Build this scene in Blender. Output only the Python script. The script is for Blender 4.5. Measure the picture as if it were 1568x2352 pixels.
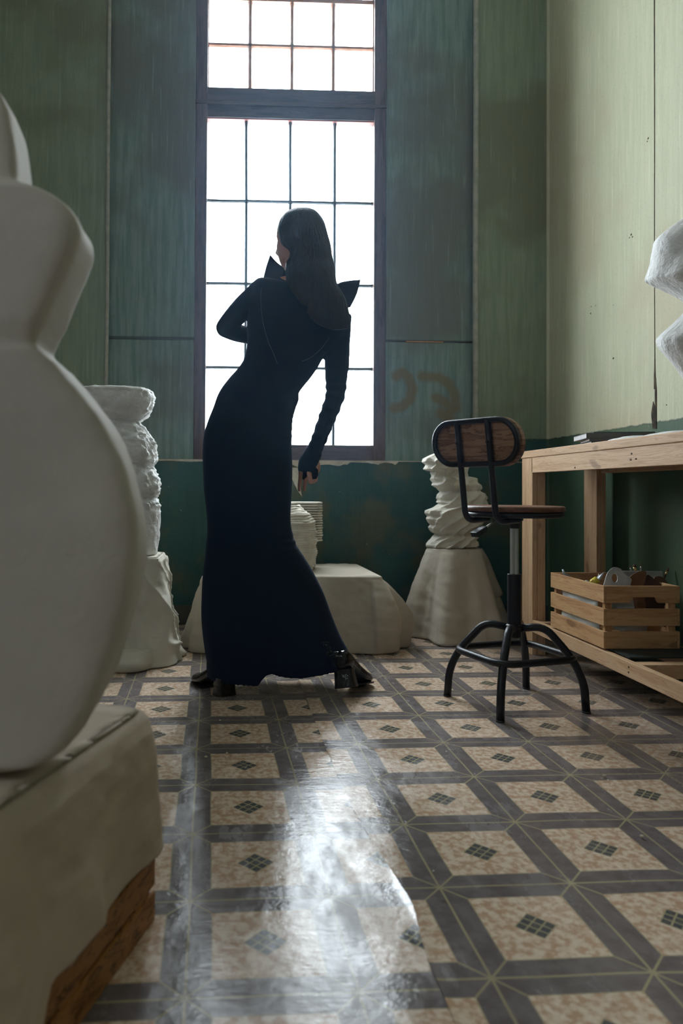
import bpy, bmesh, math, random
from mathutils import Vector, Matrix, noise, Quaternion
random.seed(7)
PI = math.pi
sc = bpy.context.scene
for o in list(bpy.data.objects):
    bpy.data.objects.remove(o)
col = sc.collection
V = Vector

# ------------------------------------------------------------------ camera
CH = 0.76
YAW, PITCH, ROLL, FPX, PX, PY = .0376, .0137, .006, 1673.4, 593.05, 1100.7
def _axes():
    f = V((math.sin(YAW), math.cos(YAW), 0)); r = V((math.cos(YAW), -math.sin(YAW), 0)); u = V((0, 0, 1))
    f2 = f*math.cos(PITCH)+u*math.sin(PITCH); u2 = u*math.cos(PITCH)-f*math.sin(PITCH)
    return r*math.cos(ROLL)+u2*math.sin(ROLL), u2*math.cos(ROLL)-r*math.sin(ROLL), f2
CR, CU, CF = _axes()
CC = V((0, 0, CH))
def ray(x, y): return CF+CR*((x-PX)/FPX)-CU*((y-PY)/FPX)
def at(x, y, Y):
    d = ray(x, y); return CC+d*(Y/d.y)
def fl(x, y, z=0.0):
    d = ray(x, y); return CC+d*((z-CH)/d.z)
cd = bpy.data.cameras.new('camera'); cam = bpy.data.objects.new('camera', cd); col.objects.link(cam)
m = Matrix((CR, CU, -CF)).transposed().to_4x4(); m.translation = CC
cam.matrix_world = m
cd.sensor_fit = 'AUTO'; cd.sensor_width = 36; cd.lens = FPX/2352*36
cd.shift_x = (784-PX)/2352; cd.shift_y = -(1176-PY)/2352
cd.clip_start = .02
cd.dof.use_dof = True; cd.dof.focus_distance = 2.75; cd.dof.aperture_fstop = 3.2
sc.camera = cam

# ------------------------------------------------------------------ light and exposure
SKY = 18.0
w = bpy.data.worlds.new('overcast_sky'); sc.world = w; w.use_nodes = True
wb = w.node_tree.nodes['Background']; wb.inputs[0].default_value = (.86, .93, 1, 1); wb.inputs[1].default_value = SKY
sc.view_settings.view_transform = 'Standard'; sc.view_settings.look = 'None'
sc.view_settings.exposure = 0.13; sc.view_settings.gamma = 1
def portal(name, loc, rot, sx, sy):
    l = bpy.data.lights.new(name, 'AREA'); l.shape = 'RECTANGLE'; l.size = sx; l.size_y = sy; l.cycles.is_portal = True
    o = bpy.data.objects.new(name, l); o.location = loc; o.rotation_euler = rot; col.objects.link(o)
portal('window_portal', (.335, 4.36, 2.5), (PI/2*-1, 0, 0), 1.2, 3.3)
portal('fill_window_portal', (-2.96, -.6, 2.45), (0, -PI/2, 0), 1.1, .8)  # portal for the unseen window added as fill light

# ------------------------------------------------------------------ helpers: objects
def setp(o, label=None, cat=None, group=None, kind=None):
    if label: o['label'] = label
    if cat: o['category'] = cat
    if group: o['group'] = group
    if kind: o['kind'] = kind
    return o
def thing(name, label, cat, loc=(0, 0, 0), group=None):
    o = bpy.data.objects.new(name, None); o.empty_display_size = .05; col.objects.link(o); o.location = loc
    return setp(o, label, cat, group)
def root_loc(p):
    l = V((0, 0, 0))
    while p is not None:
        l += p.location; p = p.parent
    return l
class MB:
    def __init__(s): s.v = []; s.f = []
    def add(s, vs, fs):
        n = len(s.v); s.v += [V(a) for a in vs]; s.f += [tuple(i+n for i in f) for f in fs]; return s
    def box(s, a, b, M=None):
        x0, y0, z0 = a; x1, y1, z1 = b
        vs = [V(p) for p in ((x0,y0,z0),(x1,y0,z0),(x1,y1,z0),(x0,y1,z0),(x0,y0,z1),(x1,y0,z1),(x1,y1,z1),(x0,y1,z1))]
        if M: vs = [M @ p for p in vs]
        return s.add(vs, [(0,3,2,1),(4,5,6,7),(0,1,5,4),(1,2,6,5),(2,3,7,6),(3,0,4,7)])
    def loft(s, rings, cap0=True, cap1=True, closed=True):
        n = len(rings[0]); vs = [p for r in rings for p in r]; fs = []
        for i in range(len(rings)-1):
            for j in range(n if closed else n-1):
                k = (j+1) % n
                fs.append((i*n+j, i*n+k, (i+1)*n+k, (i+1)*n+j))
        if cap0: fs.append(tuple(range(n-1, -1, -1)))
        if cap1: fs.append(tuple((len(rings)-1)*n+j for j in range(n)))
        return s.add(vs, fs)
    def tube(s, pts, r, n=12, closed=False, caps=True):
        pts = [V(p) for p in pts]; N = len(pts)
        rr = r if isinstance(r, (list, tuple)) else [r]*N
        tans = []
        for i in range(N):
            a = pts[(i-1) % N] if (closed or i > 0) else pts[i]
            b = pts[(i+1) % N] if (closed or i < N-1) else pts[i]
            t = (b-a); tans.append(t.normalized() if t.length > 1e-9 else V((0,0,1)))
        up = V((0,0,1)) if abs(tans[0].z) < .9 else V((1,0,0))
        nrm = (up-tans[0]*up.dot(tans[0])).normalized(); rings = []
        for i in range(N):
            if i > 0: nrm = (nrm-tans[i]*nrm.dot(tans[i])).normalized()
            b = tans[i].cross(nrm)
            rings.append([pts[i]+(nrm*math.cos(2*PI*j/n)+b*math.sin(2*PI*j/n))*rr[i] for j in range(n)])
        if closed: rings.append(rings[0]); return s.loft(rings, False, False)
        return s.loft(rings, caps, caps)
    def limb(s, pts, rads, n=14, step=4):      # rounded tapering chain of (point, radius)
        P = smooth([V(p) for p in pts], step); R = smooth1(rads, step)
        t0 = (P[0]-P[1]).normalized(); t1 = (P[-1]-P[-2]).normalized()
        pp = [P[0]+t0*R[0]*c for c in (.98, .8, .45)]+P+[P[-1]+t1*R[-1]*c for c in (.45, .8, .98)]
        rr = [R[0]*c for c in (.2, .6, .89)]+R+[R[-1]*c for c in (.89, .6, .2)]
        return s.tube(pp, rr, n)
    def ball(s, c, rad, M=None, n=20):
        rings = []
        for i in range(1, n//2):
            a = PI*i/(n//2); ring = []
            for j in range(n):
                b = 2*PI*j/n; p = V((rad[0]*math.sin(a)*math.cos(b), rad[1]*math.sin(a)*math.sin(b), -rad[2]*math.cos(a)))
                ring.append(V(c)+(M @ p if M else p))
            rings.append(ring)
        return s.loft(rings)
    def lathe(s, prof, c=(0,0,0), n=32):
        return s.loft([[V((c[0]+r*math.cos(2*PI*j/n), c[1]+r*math.sin(2*PI*j/n), c[2]+z)) for j in range(n)] for r, z in prof])
    def prism(s, poly, d, t):                  # poly: list of 3D points, extruded by vector t
        t = V(t); n = len(poly)
        return s.add([V(p) for p in poly]+[V(p)+t for p in poly],
            [tuple(range(n)), tuple(range(2*n-1, n-1, -1))]+[(i, n+i, n+(i+1) % n, (i+1) % n) for i in range(n)])
    def mesh(s, name, off=V((0,0,0))):
        me = bpy.data.meshes.new(name); me.from_pydata([tuple(p-off) for p in s.v], [], s.f)
        bm = bmesh.new(); bm.from_mesh(me); bmesh.ops.recalc_face_normals(bm, faces=bm.faces); bm.to_mesh(me); bm.free()
        me.update(); return me
    def build(s, name, mat, parent=None, smooth=False, bevel=0, base=None, solid=0, sub=0, remesh=0, rsm=0, ang=None):
        off = root_loc(parent) if parent else (V(base) if base else V((0,0,0)))
        me = s.mesh(name, off); o = bpy.data.objects.new(name, me); col.objects.link(o)
        if parent: o.parent = parent
        elif base: o.location = base
        if remesh:
            r = o.modifiers.new('r', 'REMESH'); r.mode = 'VOXEL'; r.voxel_size = remesh; r.use_smooth_shade = True
            if rsm:
                k = o.modifiers.new('s', 'SMOOTH'); k.factor = .5; k.iterations = rsm
            dg = bpy.context.evaluated_depsgraph_get(); dg.update()
            nm = bpy.data.meshes.new_from_object(o.evaluated_get(dg)); o.modifiers.clear(); o.data = nm; nm.name = name; smooth = True
        if mat: o.data.materials.clear(); o.data.materials.append(mat)
        if solid:
            k = o.modifiers.new('t', 'SOLIDIFY'); k.thickness = solid; k.offset = 0
        if bevel:
            k = o.modifiers.new('b', 'BEVEL'); k.width = bevel; k.segments = 2; k.limit_method = 'ANGLE'; k.angle_limit = .6
        if sub:
            k = o.modifiers.new('u', 'SUBSURF'); k.levels = sub; k.render_levels = sub
        if smooth: o.data.polygons.foreach_set('use_smooth', [True]*len(o.data.polygons))
        return o
def smooth(P, k=4, closed=False):
    n = len(P); out = []
    for i in range(n if closed else n-1):
        a = P[(i-1) % n] if closed or i > 0 else P[0]; b = P[i]; c = P[(i+1) % n]; d = P[(i+2) % n] if closed or i+2 < n else P[n-1]
        for j in range(k):
            t = j/k
            out.append(.5*((2*b)+(c-a)*t+(2*a-5*b+4*c-d)*t*t+(3*b-a-3*c+d)*t*t*t))
    if not closed: out.append(P[-1])
    return out
def smooth1(L, k=4): return [max(1e-4, a) for a in smooth(list(map(float, L)), k)]
def fillet(pts, r, k=6):
    pts = [V(p) for p in pts]; out = [pts[0]]
    for i in range(1, len(pts)-1):
        a, b, c = pts[i-1], pts[i], pts[i+1]; u = (a-b); v_ = (c-b); q = min(r, u.length*.49, v_.length*.49)
        p0 = b+u.normalized()*q; p1 = b+v_.normalized()*q
        for j in range(k+1):
            t = j/k; out.append(p0*(1-t)**2+b*2*t*(1-t)+p1*t*t)
    out.append(pts[-1]); return out
def lerp_tab(T, x):
    if x <= T[0][0]: return T[0][1]
    for (a, b), (c, d) in zip(T, T[1:]):
        if x <= c: return b+(d-b)*(x-a)/(c-a)
    return T[-1][1]
def nz(p, s=1.0): return noise.noise(V(p)*s)
def fbm(p, s=1.0, o=4):
    v, a, q = 0, 1, V(p)*s
    for i in range(o): v += a*noise.noise(q); q = q*2.03; a *= .5
    return v

# ------------------------------------------------------------------ helpers: materials
class X:
    nt = None
    def __init__(s, k): s.k = k
    def _m(a, op, b=None, c=None):
        n = X.nt.nodes.new('ShaderNodeMath'); n.operation = op
        for i, q in enumerate((a, b, c)):
            if q is None: continue
            if isinstance(q, X): X.nt.links.new(q.k, n.inputs[i])
            else: n.inputs[i].default_value = q
        return X(n.outputs[0])
    def __add__(s, o): return X._m(s, 'ADD', o)
    def __radd__(s, o): return X._m(s, 'ADD', o)
    def __sub__(s, o): return X._m(s, 'SUBTRACT', o)
    def __rsub__(s, o): return X._m(o, 'SUBTRACT', s)
    def __mul__(s, o): return X._m(s, 'MULTIPLY', o)
    def __rmul__(s, o): return X._m(s, 'MULTIPLY', o)
    def __truediv__(s, o): return X._m(s, 'DIVIDE', o)
    def lt(s, o): return X._m(s, 'LESS_THAN', o)
    def gt(s, o): return X._m(s, 'GREATER_THAN', o)
    def abs(s): return X._m(s, 'ABSOLUTE')
    def min(s, o): return X._m(s, 'MINIMUM', o)
    def max(s, o): return X._m(s, 'MAXIMUM', o)
    def fr(s): return X._m(s, 'FRACT')
    def sin(s): return X._m(s, 'SINE')
    def sqrt(s): return X._m(s, 'SQRT')
    def ss(s, a, b, lo=0.0, hi=1.0):
        n = X.nt.nodes.new('ShaderNodeMapRange'); n.interpolation_type = 'SMOOTHSTEP'
        X.nt.links.new(s.k, n.inputs[0]); n.inputs[1].default_value = a; n.inputs[2].default_value = b
        n.inputs[3].default_value = lo; n.inputs[4].default_value = hi; return X(n.outputs[0])
def coords():
    t = X.nt.nodes.new('ShaderNodeTexCoord'); s = X.nt.nodes.new('ShaderNodeSeparateXYZ'); X.nt.links.new(t.outputs['Object'], s.inputs[0])
    return [X(s.outputs[i]) for i in range(3)]
def comb(x, y, z):
    n = X.nt.nodes.new('ShaderNodeCombineXYZ')
    for i, q in enumerate((x, y, z)):
        if isinstance(q, X): X.nt.links.new(q.k, n.inputs[i])
        else: n.inputs[i].default_value = q
    return X(n.outputs[0])
def tnoise(vec, scale, detail=4, rough=.55, dist=0):
    n = X.nt.nodes.new('ShaderNodeTexNoise'); X.nt.links.new(vec.k, n.inputs['Vector'])
    n.inputs['Scale'].default_value = scale; n.inputs['Detail'].default_value = detail; n.inputs['Roughness'].default_value = rough
    n.inputs['Distortion'].default_value = dist; return X(n.outputs['Fac'])
def mixc(f, a, b, mode='MIX'):
    n = X.nt.nodes.new('ShaderNodeMix'); n.data_type = 'RGBA'; n.blend_type = mode
    if isinstance(f, X): X.nt.links.new(f.k, n.inputs[0])
    else: n.inputs[0].default_value = f
    for i, q in ((6, a), (7, b)):
        if isinstance(q, X): X.nt.links.new(q.k, n.inputs[i])
        else: n.inputs[i].default_value = (*q, 1)
    return X(n.outputs[2])
def newmat(name, color=None, rough=.6, metal=0, spec=.5):
    m = bpy.data.materials.new(name); m.use_nodes = True; X.nt = m.node_tree
    b = m.node_tree.nodes['Principled BSDF']
    if color and not isinstance(color, X): b.inputs['Base Color'].default_value = (*color, 1)
    b.inputs['Roughness'].default_value = rough; b.inputs['Metallic'].default_value = metal; b.inputs['Specular IOR Level'].default_value = spec
    return m, b
def put(b, name, x): X.nt.links.new(x.k, b.inputs[name])
def bump(b, h, dist=.01, st=1.0):
    n = X.nt.nodes.new('ShaderNodeBump'); n.inputs['Distance'].default_value = dist; n.inputs['Strength'].default_value = st
    X.nt.links.new(h.k, n.inputs['Height']); X.nt.links.new(n.outputs[0], b.inputs['Normal'])
def mottled(name, c1, c2, scale=8, rough=.6, bs=40, bd=.002, spec=.4, metal=0, detail=5):
    m, b = newmat(name, None, rough, metal, spec); x, y, z = coords(); v = comb(x, y, z)
    put(b, 'Base Color', mixc(tnoise(v, scale, detail).ss(.35, .65), c1, c2)); bump(b, tnoise(v, bs, 6, .6), bd); return m
def wood(name, c1, c2, c3, axis=1, rough=.6, scale=1.0, knots=True, rk=.45):
    m, b = newmat(name, None, rough, 0, .3); c = coords()
    q = [c[i]*(1.2 if i == axis else 16.0)*scale for i in range(3)]
    v = comb(*q); g = tnoise(v, 2.2, 5, .6, .6); f = tnoise(comb(*[c[i]*(6.0 if i == axis else 150.0) for i in range(3)]), 2, 3)
    colr = mixc(g.ss(.36, .64), c1, c2); colr = mixc(f.ss(.5, .8)*.45, colr, c3)
    ring = ((g*34.0).sin()).ss(.55, 1)*rk
    colr = mixc(ring, colr, c3)
    if knots:
        k = tnoise(comb(*[c[i]*(5.0 if i == axis else 14.0) for i in range(3)]), 1.1, 1, .4).ss(.68, .74)
        colr = mixc(k*.6, colr, tuple(a*.45 for a in c3))
    put(b, 'Base Color', colr); bump(b, f+g, .0008); return m
def seg_dist(px, pz, segs):
    best = None
    for (ax, az), (bx, bz) in segs:
        dx, dz = bx-ax, bz-az; L = dx*dx+dz*dz
        t = (((px-ax)*dx+(pz-az)*dz)/L).max(0.0).min(1.0)
        ex = px-ax-t*dx; ez = pz-az-t*dz
        d = (ex*ex+ez*ez).sqrt(); best = d if best is None else best.min(d)
    return best

YW = 4.10            # back wall
XR = 1.815           # right wall
LEDGE = at(600, 1057, YW).z
DADO = 1.055
SAGE1, SAGE2, SAGE3 = (.25, .30, .20), (.35, .36, .25), (.16, .21, .15)
def paint_mat(name, along, c1, c2, c3, dado=None, dz=DADO, spray=None, joints=()):
    m, b = newmat(name, None, .55, 0, .35); c = coords(); h = c[along]; z = c[2]; v = comb(*c)
    streak = tnoise(comb(h*22.0, 0.0, z*1.6), 1.6, 6, .65); broad = tnoise(v, 1.1, 4); grain = tnoise(v, 90, 3)
    drip = tnoise(comb(h*60.0, 0.0, z*2.5), 1.0, 3)
    col_ = mixc(streak.ss(.36, .62), c1, c2); col_ = mixc(broad.ss(.46, .62)*.85, col_, c3)
    col_ = mixc(drip.ss(.58, .72)*.35, col_, tuple(a*1.5 for a in c2)); col_ = mixc(grain.ss(.55, .75)*.25, col_, tuple(a*.5 for a in c1))
    if dado:
        d1, d2, d3 = dado
        dc = mixc(broad.ss(.45, .62), d1, d2); dc = mixc(tnoise(v, 3.1, 5).ss(.50, .66)*.7, dc, d3); dc = mixc(streak.ss(.55, .7)*.4, dc, tuple(a*.5 for a in d1))
        spk = tnoise(v, 55, 1).ss(.78, .82); dc = mixc(spk*.55, dc, (.4, .38, .28))
        edge = z+(tnoise(comb(h*6.0, 0.0, 0.0), 3, 3)-.5)*.02
        col_ = mixc(edge.lt(dz), col_, dc)
        line = (edge-dz).abs().lt(.004); col_ = mixc(line*.6, col_, (.03, .05, .035))
    if spray:
        dd = seg_dist(h, z, spray)+(tnoise(v, 18, 4)-.5)*.02
        col_ = mixc(dd.ss(.012, .045, 1, 0)*.8, col_, (.17, .125, .045))
    for (jz, wd) in joints:
        col_ = mixc((z-jz).abs().ss(wd*.3, wd, 1, 0)*.75, col_, (.03, .035, .03))
    ch = tnoise(v, 5.5, 5, .7).ss(.735, .75); col_ = mixc(ch*.8, col_, (.05, .05, .035))
    put(b, 'Base Color', col_); bump(b, streak*.5+broad*.8+grain*.25, .006); return m
DD = ((.018, .075, .062), (.03, .095, .075), (.105, .10, .04))
def pz(x, y, Y=4.155): p = at(x, y, Y); return (p.x, p.z)
S1 = [(908, 866), (921, 856), (936, 868), (945, 895), (938, 920), (920, 935), (903, 938)]
S2 = [(967, 865), (1005, 868), (1030, 884), (1042, 911), (1044, 938), (1022, 952)]
spr = [(pz(*a), pz(*b)) for a, b in zip(S1, S1[1:])]+[(pz(*a), pz(*b)) for a, b in zip(S2, S2[1:])]+[(pz(999, 914), pz(1031, 933)), (pz(1010, 948), pz(1030, 965))]
M = {}
M['wall_back'] = paint_mat('sage_paint_shaded', 0, (.20, .255, .17), (.25, .30, .205), (.175, .18, .10), DD)  # darker copy of the sage paint, back wall's shade is in the colour
M['wall_low'] = paint_mat('teal_dado_paint', 0, SAGE1, SAGE2, SAGE3, DD, 9.0)
M['panel'] = paint_mat('panel_paint_blue_spill', 0, (.12, .19, .165), (.20, .27, .23), (.135, .135, .10), joints=((1.612, .014),))  # blue spill of the window light is mixed into the paint colour
M['panel_spray'] = paint_mat('panel_paint_blue_spill_with_spray_strokes', 0, (.12, .19, .165), (.20, .27, .23), (.135, .135, .10), spray=spr, joints=((1.617, .014),))  # same painted blue spill, plus the spray strokes
M['wall_right'] = paint_mat('sage_paint_lit', 1, (.46, .475, .32), (.52, .52, .36), (.47, .425, .285), ((.05, .10, .055), (.075, .12, .06), (.11, .12, .06)))  # lighter copy of the same sage paint, window light is in the colour
M['plain'] = mottled('plain_plaster', (.42, .40, .36), (.50, .48, .44), 3, .8)
M['ceiling'] = mottled('ceiling_plaster', (.42, .43, .38), (.5, .5, .45), 2, .8)
M['cream'] = mottled('bare_cream_plaster', (.50, .44, .34), (.64, .58, .46), 25, .85, 60, .006)
M['bead'] = mottled('grey_corner_bead', (.30, .31, .25), (.40, .39, .32), 20, .5)
M['frame_wood'] = wood('dark_brown_window_wood', (.075, .042, .03), (.14, .08, .05), (.03, .02, .02), 2, .45, knots=False)
M['frame_woodx'] = wood('dark_brown_window_wood_rail', (.065, .042, .034), (.11, .07, .052), (.03, .02, .02), 0, .45, knots=False)
M['sash_up'] = mottled('red_brown_glazing_bar', (.34, .16, .09), (.44, .24, .15), 12, .5)
M['iron'] = mottled('painted_steel_glazing_bar', (.02, .035, .04), (.04, .06, .06), 20, .4)
M['crack'] = mottled('dark_torn_board', (.03, .022, .015), (.12, .08, .045), 18, .9, 40, .01)
# window glass: clear with dusty film
m, b = newmat('dusty_window_glass'); nt = m.node_tree; nt.nodes.remove(b)
tr = nt.nodes.new('ShaderNodeBsdfTransparent'); tr.inputs[0].default_value = (.97, .985, .985, 1)
gl = nt.nodes.new('ShaderNodeBsdfGlossy'); gl.inputs['Roughness'].default_value = .05
df = nt.nodes.new('ShaderNodeBsdfTranslucent'); df.inputs[0].default_value = (.75, .6, .5, 1)
mx = nt.nodes.new('ShaderNodeMixShader'); mx.inputs[0].default_value = .05; m2 = nt.nodes.new('ShaderNodeMixShader')
c = coords(); dz_ = tnoise(comb(*c), 7, 6, .7).ss(.62, .75)*.3; nt.links.new(dz_.k, m2.inputs[0])
nt.links.new(tr.outputs[0], mx.inputs[1]); nt.links.new(gl.outputs[0], mx.inputs[2]); nt.links.new(mx.outputs[0], m2.inputs[1]); nt.links.new(df.outputs[0], m2.inputs[2])
nt.links.new(m2.outputs[0], nt.nodes['Material Output'].inputs[0]); M['glass'] = m

def lino(name, ox, oy, rot):
    m, b = newmat(name, None, .3, 0, .5); S = .2612; x, y, z = coords(); raw = comb(x, y, z)
    wx = (tnoise(raw, 2.2, 2)-.5)*.012; wy = (tnoise(comb(x+5.0, y, z), 2.2, 2)-.5)*.016
    dx = x-ox+wx; dy = (y-oy+wy)*-1.0; c, s = math.cos(rot), math.sin(rot)
    # node grid: x = ox+i*S*c+j*S*s ; y = oy-j*S*c+i*S*s
    u = (dx*c-dy*s)/S; v = (dx*s+dy*c)/S
    fu = u.fr()-.5; fv = v.fr()-.5; a = .5-fu.abs(); bb = .5-fv.abs(); mn = a.min(bb)
    B, D = .155, .142
    n1 = tnoise(raw, 60, 3, .6); n2 = tnoise(raw, 24, 6, .65); n3 = tnoise(raw, 3, 5)
    beige = mixc(n1.ss(.38, .62), (.49, .32, .21), (.70, .57, .45)); beige = mixc(n2.ss(.6, .72)*.5, beige, (.36, .20, .12))
    dark = mixc(n2.ss(.35, .65), (.135, .112, .112), (.185, .158, .158)); dark = mixc(tnoise(raw, 14, 3).ss(.64, .74)*.4, dark, (.06, .05, .045))
    c_ = mixc(mn.lt(B), beige, dark)
    p = (fu+fv).abs(); q = (fu-fv).abs(); mxx = p.max(q)
    c_ = mixc(mxx.lt(D), c_, (.085, .085, .09))
    yl = mixc(n3.ss(.35, .7), (.42, .37, .22), (.33, .28, .18))
    L = .0085
    fade = n3.ss(.7, .45)
    l1 = mn.lt(L); l2 = ((a-bb).abs().lt(L*1.2))*(a.lt(B)); l3 = (mn-B).abs().lt(L*.6)*.7
    l4 = (((p-D/3).abs().lt(L)).max((q-D/3).abs().lt(L))).max((mxx-D).abs().lt(L*.6))*(mxx.lt(D*1.04))
    l5 = (fu.abs().min(fv.abs())).lt(L*.35)*.25*(mn.gt(B))
    ln = l1.max(l2).max(l3).max(l4).max(l5)
    c_ = mixc(ln*.9, c_, yl)
    # ground-in dirt, more of it by the walls
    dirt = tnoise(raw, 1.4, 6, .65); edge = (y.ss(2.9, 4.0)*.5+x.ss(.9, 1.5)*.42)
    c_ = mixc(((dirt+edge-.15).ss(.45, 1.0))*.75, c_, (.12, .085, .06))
    c_ = mixc(tnoise(raw, 9, 6, .7).ss(.60, .76)*.45, c_, (.085, .06, .045))
    put(b, 'Base Color', c_)
    rg = tnoise(comb(x*6.0, y*2.4, z), 1.0, 6, .7); ro = rg.ss(.42, .64, .06, .36)+edge.ss(.1, .7, 0, .35)
    put(b, 'Roughness', ro); b.inputs['Specular IOR Level'].default_value = .5
    waves = tnoise(comb(x, y*.6, z), 5.0, 3, .5)
    scr = tnoise(comb(x*2.0+y*.8, y*9.0-x*3.0, z), 16, 6, .85)
    bump(b, scr*.018+waves*.6+tnoise(raw, 38, 4, .7)*.09+tnoise(comb(x*1.0, y*3.5, z), 14, 5, .75)*.16, .006, 1); return m
M['lino_a'] = lino('patterned_lino_left', -.10876, 2.66, .0288)
M['lino_b'] = lino('patterned_lino_right', .36873, 2.69335, .0258)
M['slab'] = mottled('dusty_concrete', (.12, .09, .07), (.2, .15, .11), 9, .9)
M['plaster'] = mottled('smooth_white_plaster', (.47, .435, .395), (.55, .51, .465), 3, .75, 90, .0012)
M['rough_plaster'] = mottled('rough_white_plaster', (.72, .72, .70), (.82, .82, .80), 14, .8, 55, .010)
M['cream_plaster'] = mottled('cream_clay_plaster', (.60, .57, .49), (.72, .68, .58), 9, .8, 60, .005)
M['paper'] = mottled('cream_layered_paper', (.62, .58, .48), (.72, .68, .58), 20, .8, 50, .003)
def cloth(name, c1, c2, tl=.35):
    m, b = newmat(name, None, .85, 0, .2); x, y, z = coords(); v = comb(x, y, z)
    cc = mixc(tnoise(v, 4, 5).ss(.3, .7), c1, c2); put(b, 'Base Color', cc)
    bump(b, tnoise(v, 7, 4)+tnoise(v, 300, 2)*.08, .01, .6)
    t = X.nt.nodes.new('ShaderNodeBsdfTranslucent'); X.nt.links.new(cc.k, t.inputs[0]); mm = X.nt.nodes.new('ShaderNodeMixShader'); mm.inputs[0].default_value = tl
    X.nt.links.new(b.outputs[0], mm.inputs[1]); X.nt.links.new(t.outputs[0], mm.inputs[2]); X.nt.links.new(mm.outputs[0], X.nt.nodes['Material Output'].inputs[0]); return m
M['muslin'] = cloth('cream_muslin', (.64, .575, .475), (.74, .675, .57))
M['muslin2'] = cloth('off_white_muslin', (.70, .665, .57), (.80, .765, .67), .3)
M['muslin_fg'] = cloth('thin_grey_cream_muslin', (.62, .52, .42), (.74, .63, .52), .22)
PINE = ((.50, .31, .17), (.60, .40, .24), (.36, .20, .10))
for k, ax in (('pine_x', 0), ('pine_y', 1), ('pine_z', 2)): M[k] = wood('raw_'+k, *PINE, ax)
for k, ax in (('crate_x', 0), ('crate_y', 1), ('crate_z', 2)): M[k] = wood('knotty_'+k, (.47, .26, .12), (.57, .35, .17), (.28, .13, .05), ax)
M['pallet'] = wood('dark_stained_wood', (.32, .13, .035), (.46, .20, .06), (.03, .012, .006), 1, .4, 1.3, False, .75)
M['walnut'] = wood('dark_walnut', (.13, .06, .035), (.21, .10, .055), (.04, .02, .012), 0, .45, 1.2, False)
m, b = newmat('dark_walnut_backrest', None, .5, 0, .3); x, y, z = coords(); g = tnoise(comb(x*2.5, y*2.5, z*26.0), 2.0, 5, .6, .8); f = tnoise(comb(x*8.0, y*8.0, z*200.0), 2, 3)
cc = mixc(g.ss(.36, .62), (.22, .115, .06), (.30, .17, .095)); cc = mixc(((g*30.0).sin()).ss(.6, 1)*.7, cc, (.06, .028, .016)); cc = mixc(f.ss(.5, .8)*.4, cc, (.08, .04, .022)); put(b, 'Base Color', cc); bump(b, f+g, .0008); M['walnut2'] = m
M['black'] = mottled('black_painted_steel', (.004, .004, .006), (.008, .008, .010), 30, .4, 60, .001, .3)
M['plastic'] = mottled('black_plastic', (.010, .010, .011), (.016, .016, .017), 30, .35)
M['chrome'] = newmat('brushed_steel', (.55, .57, .58), .28, 1)[0]
m, b = newmat('midnight_stretch_crepe', None, .8, 0, .12); x, y, z = coords(); v = comb(x, y, z)
put(b, 'Base Color', mixc(tnoise(v, 3, 3).ss(.3, .7), (.003, .008, .021), (.004, .010, .026))); b.inputs['Sheen Weight'].default_value = .05; b.inputs['Sheen Tint'].default_value = (.25, .45, .8, 1); b.inputs['Sheen Roughness'].default_value = .5
bump(b, tnoise(v, 400, 2), .0006); M['dress'] = m
M['stitch'] = newmat('pale_seam_thread', (.05, .06, .08), .7)[0]
m, b = newmat('skin', (.46, .25, .20), .5, 0, .4); b.inputs['Subsurface Weight'].default_value = .15; b.inputs['Subsurface Radius'].default_value = (.01, .004, .002); M['skin'] = m
m, b = newmat('dark_brown_hair', None, .5, 0, .3); x, y, z = coords(); h1 = tnoise(comb(x*70.0, y*70.0, z*5.0), 1.6, 4)
put(b, 'Base Color', mixc(h1.ss(.35, .7), (.004, .005, .008), (.012, .009, .008))); bump(b, h1, .004); M['hair'] = m
M['patent'] = mottled('black_patent_leather', (.003, .003, .004), (.005, .005, .006), 10, .07, 12, .006, .4)
M['sole'] = newmat('black_rubber_edge', (.012, .011, .01), .35)[0]

# ------------------------------------------------------------------ the room
def struct(mb, name, mat, parent=None, **k):
    o = mb.build(name, mat, parent, **k); o['kind'] = 'structure'; return o
X0, Y0, ZC = -2.9, -3.2, 4.35
floor = struct(MB().box((X0-.2, Y0-.2, -.2), (XR+.2, YW+.5, -.004)), 'floor', M['slab'])
SEAM = [(-3.3, .36), (.6, .335), (1.165, .321), (1.35, .338), (1.594, .305), (1.8, .292), (2.1, .283), (2.654, .277), (3.2, .272), (4.1, .268)]
def sheet(x0, x1, side):
    rows = []; ys = [Y0+(YW-Y0)*i/240 for i in range(241)]; nx = 60
    for yy in ys:
        sx = lerp_tab(SEAM, yy)+nz((0, yy, side), 9)*.004; row = []
        for j in range(nx+1):
            t = (j/nx)**(2.2)
            xx = sx+(x0-sx)*t if side < 0 else sx+(x1-sx)*t
            d = abs(xx-sx); z = .0015+.0018*max(0, fbm((xx, yy, 3), 2.5, 3))
            z += math.exp(-d/.012)*max(0, nz((yy, 1+side, 0), 4))*(.010 if side < 0 else .004)
            row.append(V((xx, yy, z)))
        rows.append(row)
    return MB().loft(rows, False, False, False)
struct(sheet(X0, 0, -1), 'linoleum_sheet', M['lino_a'], floor, smooth=True)
struct(sheet(0, XR, 1), 'linoleum_sheet', M['lino_b'], floor, smooth=True)

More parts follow.
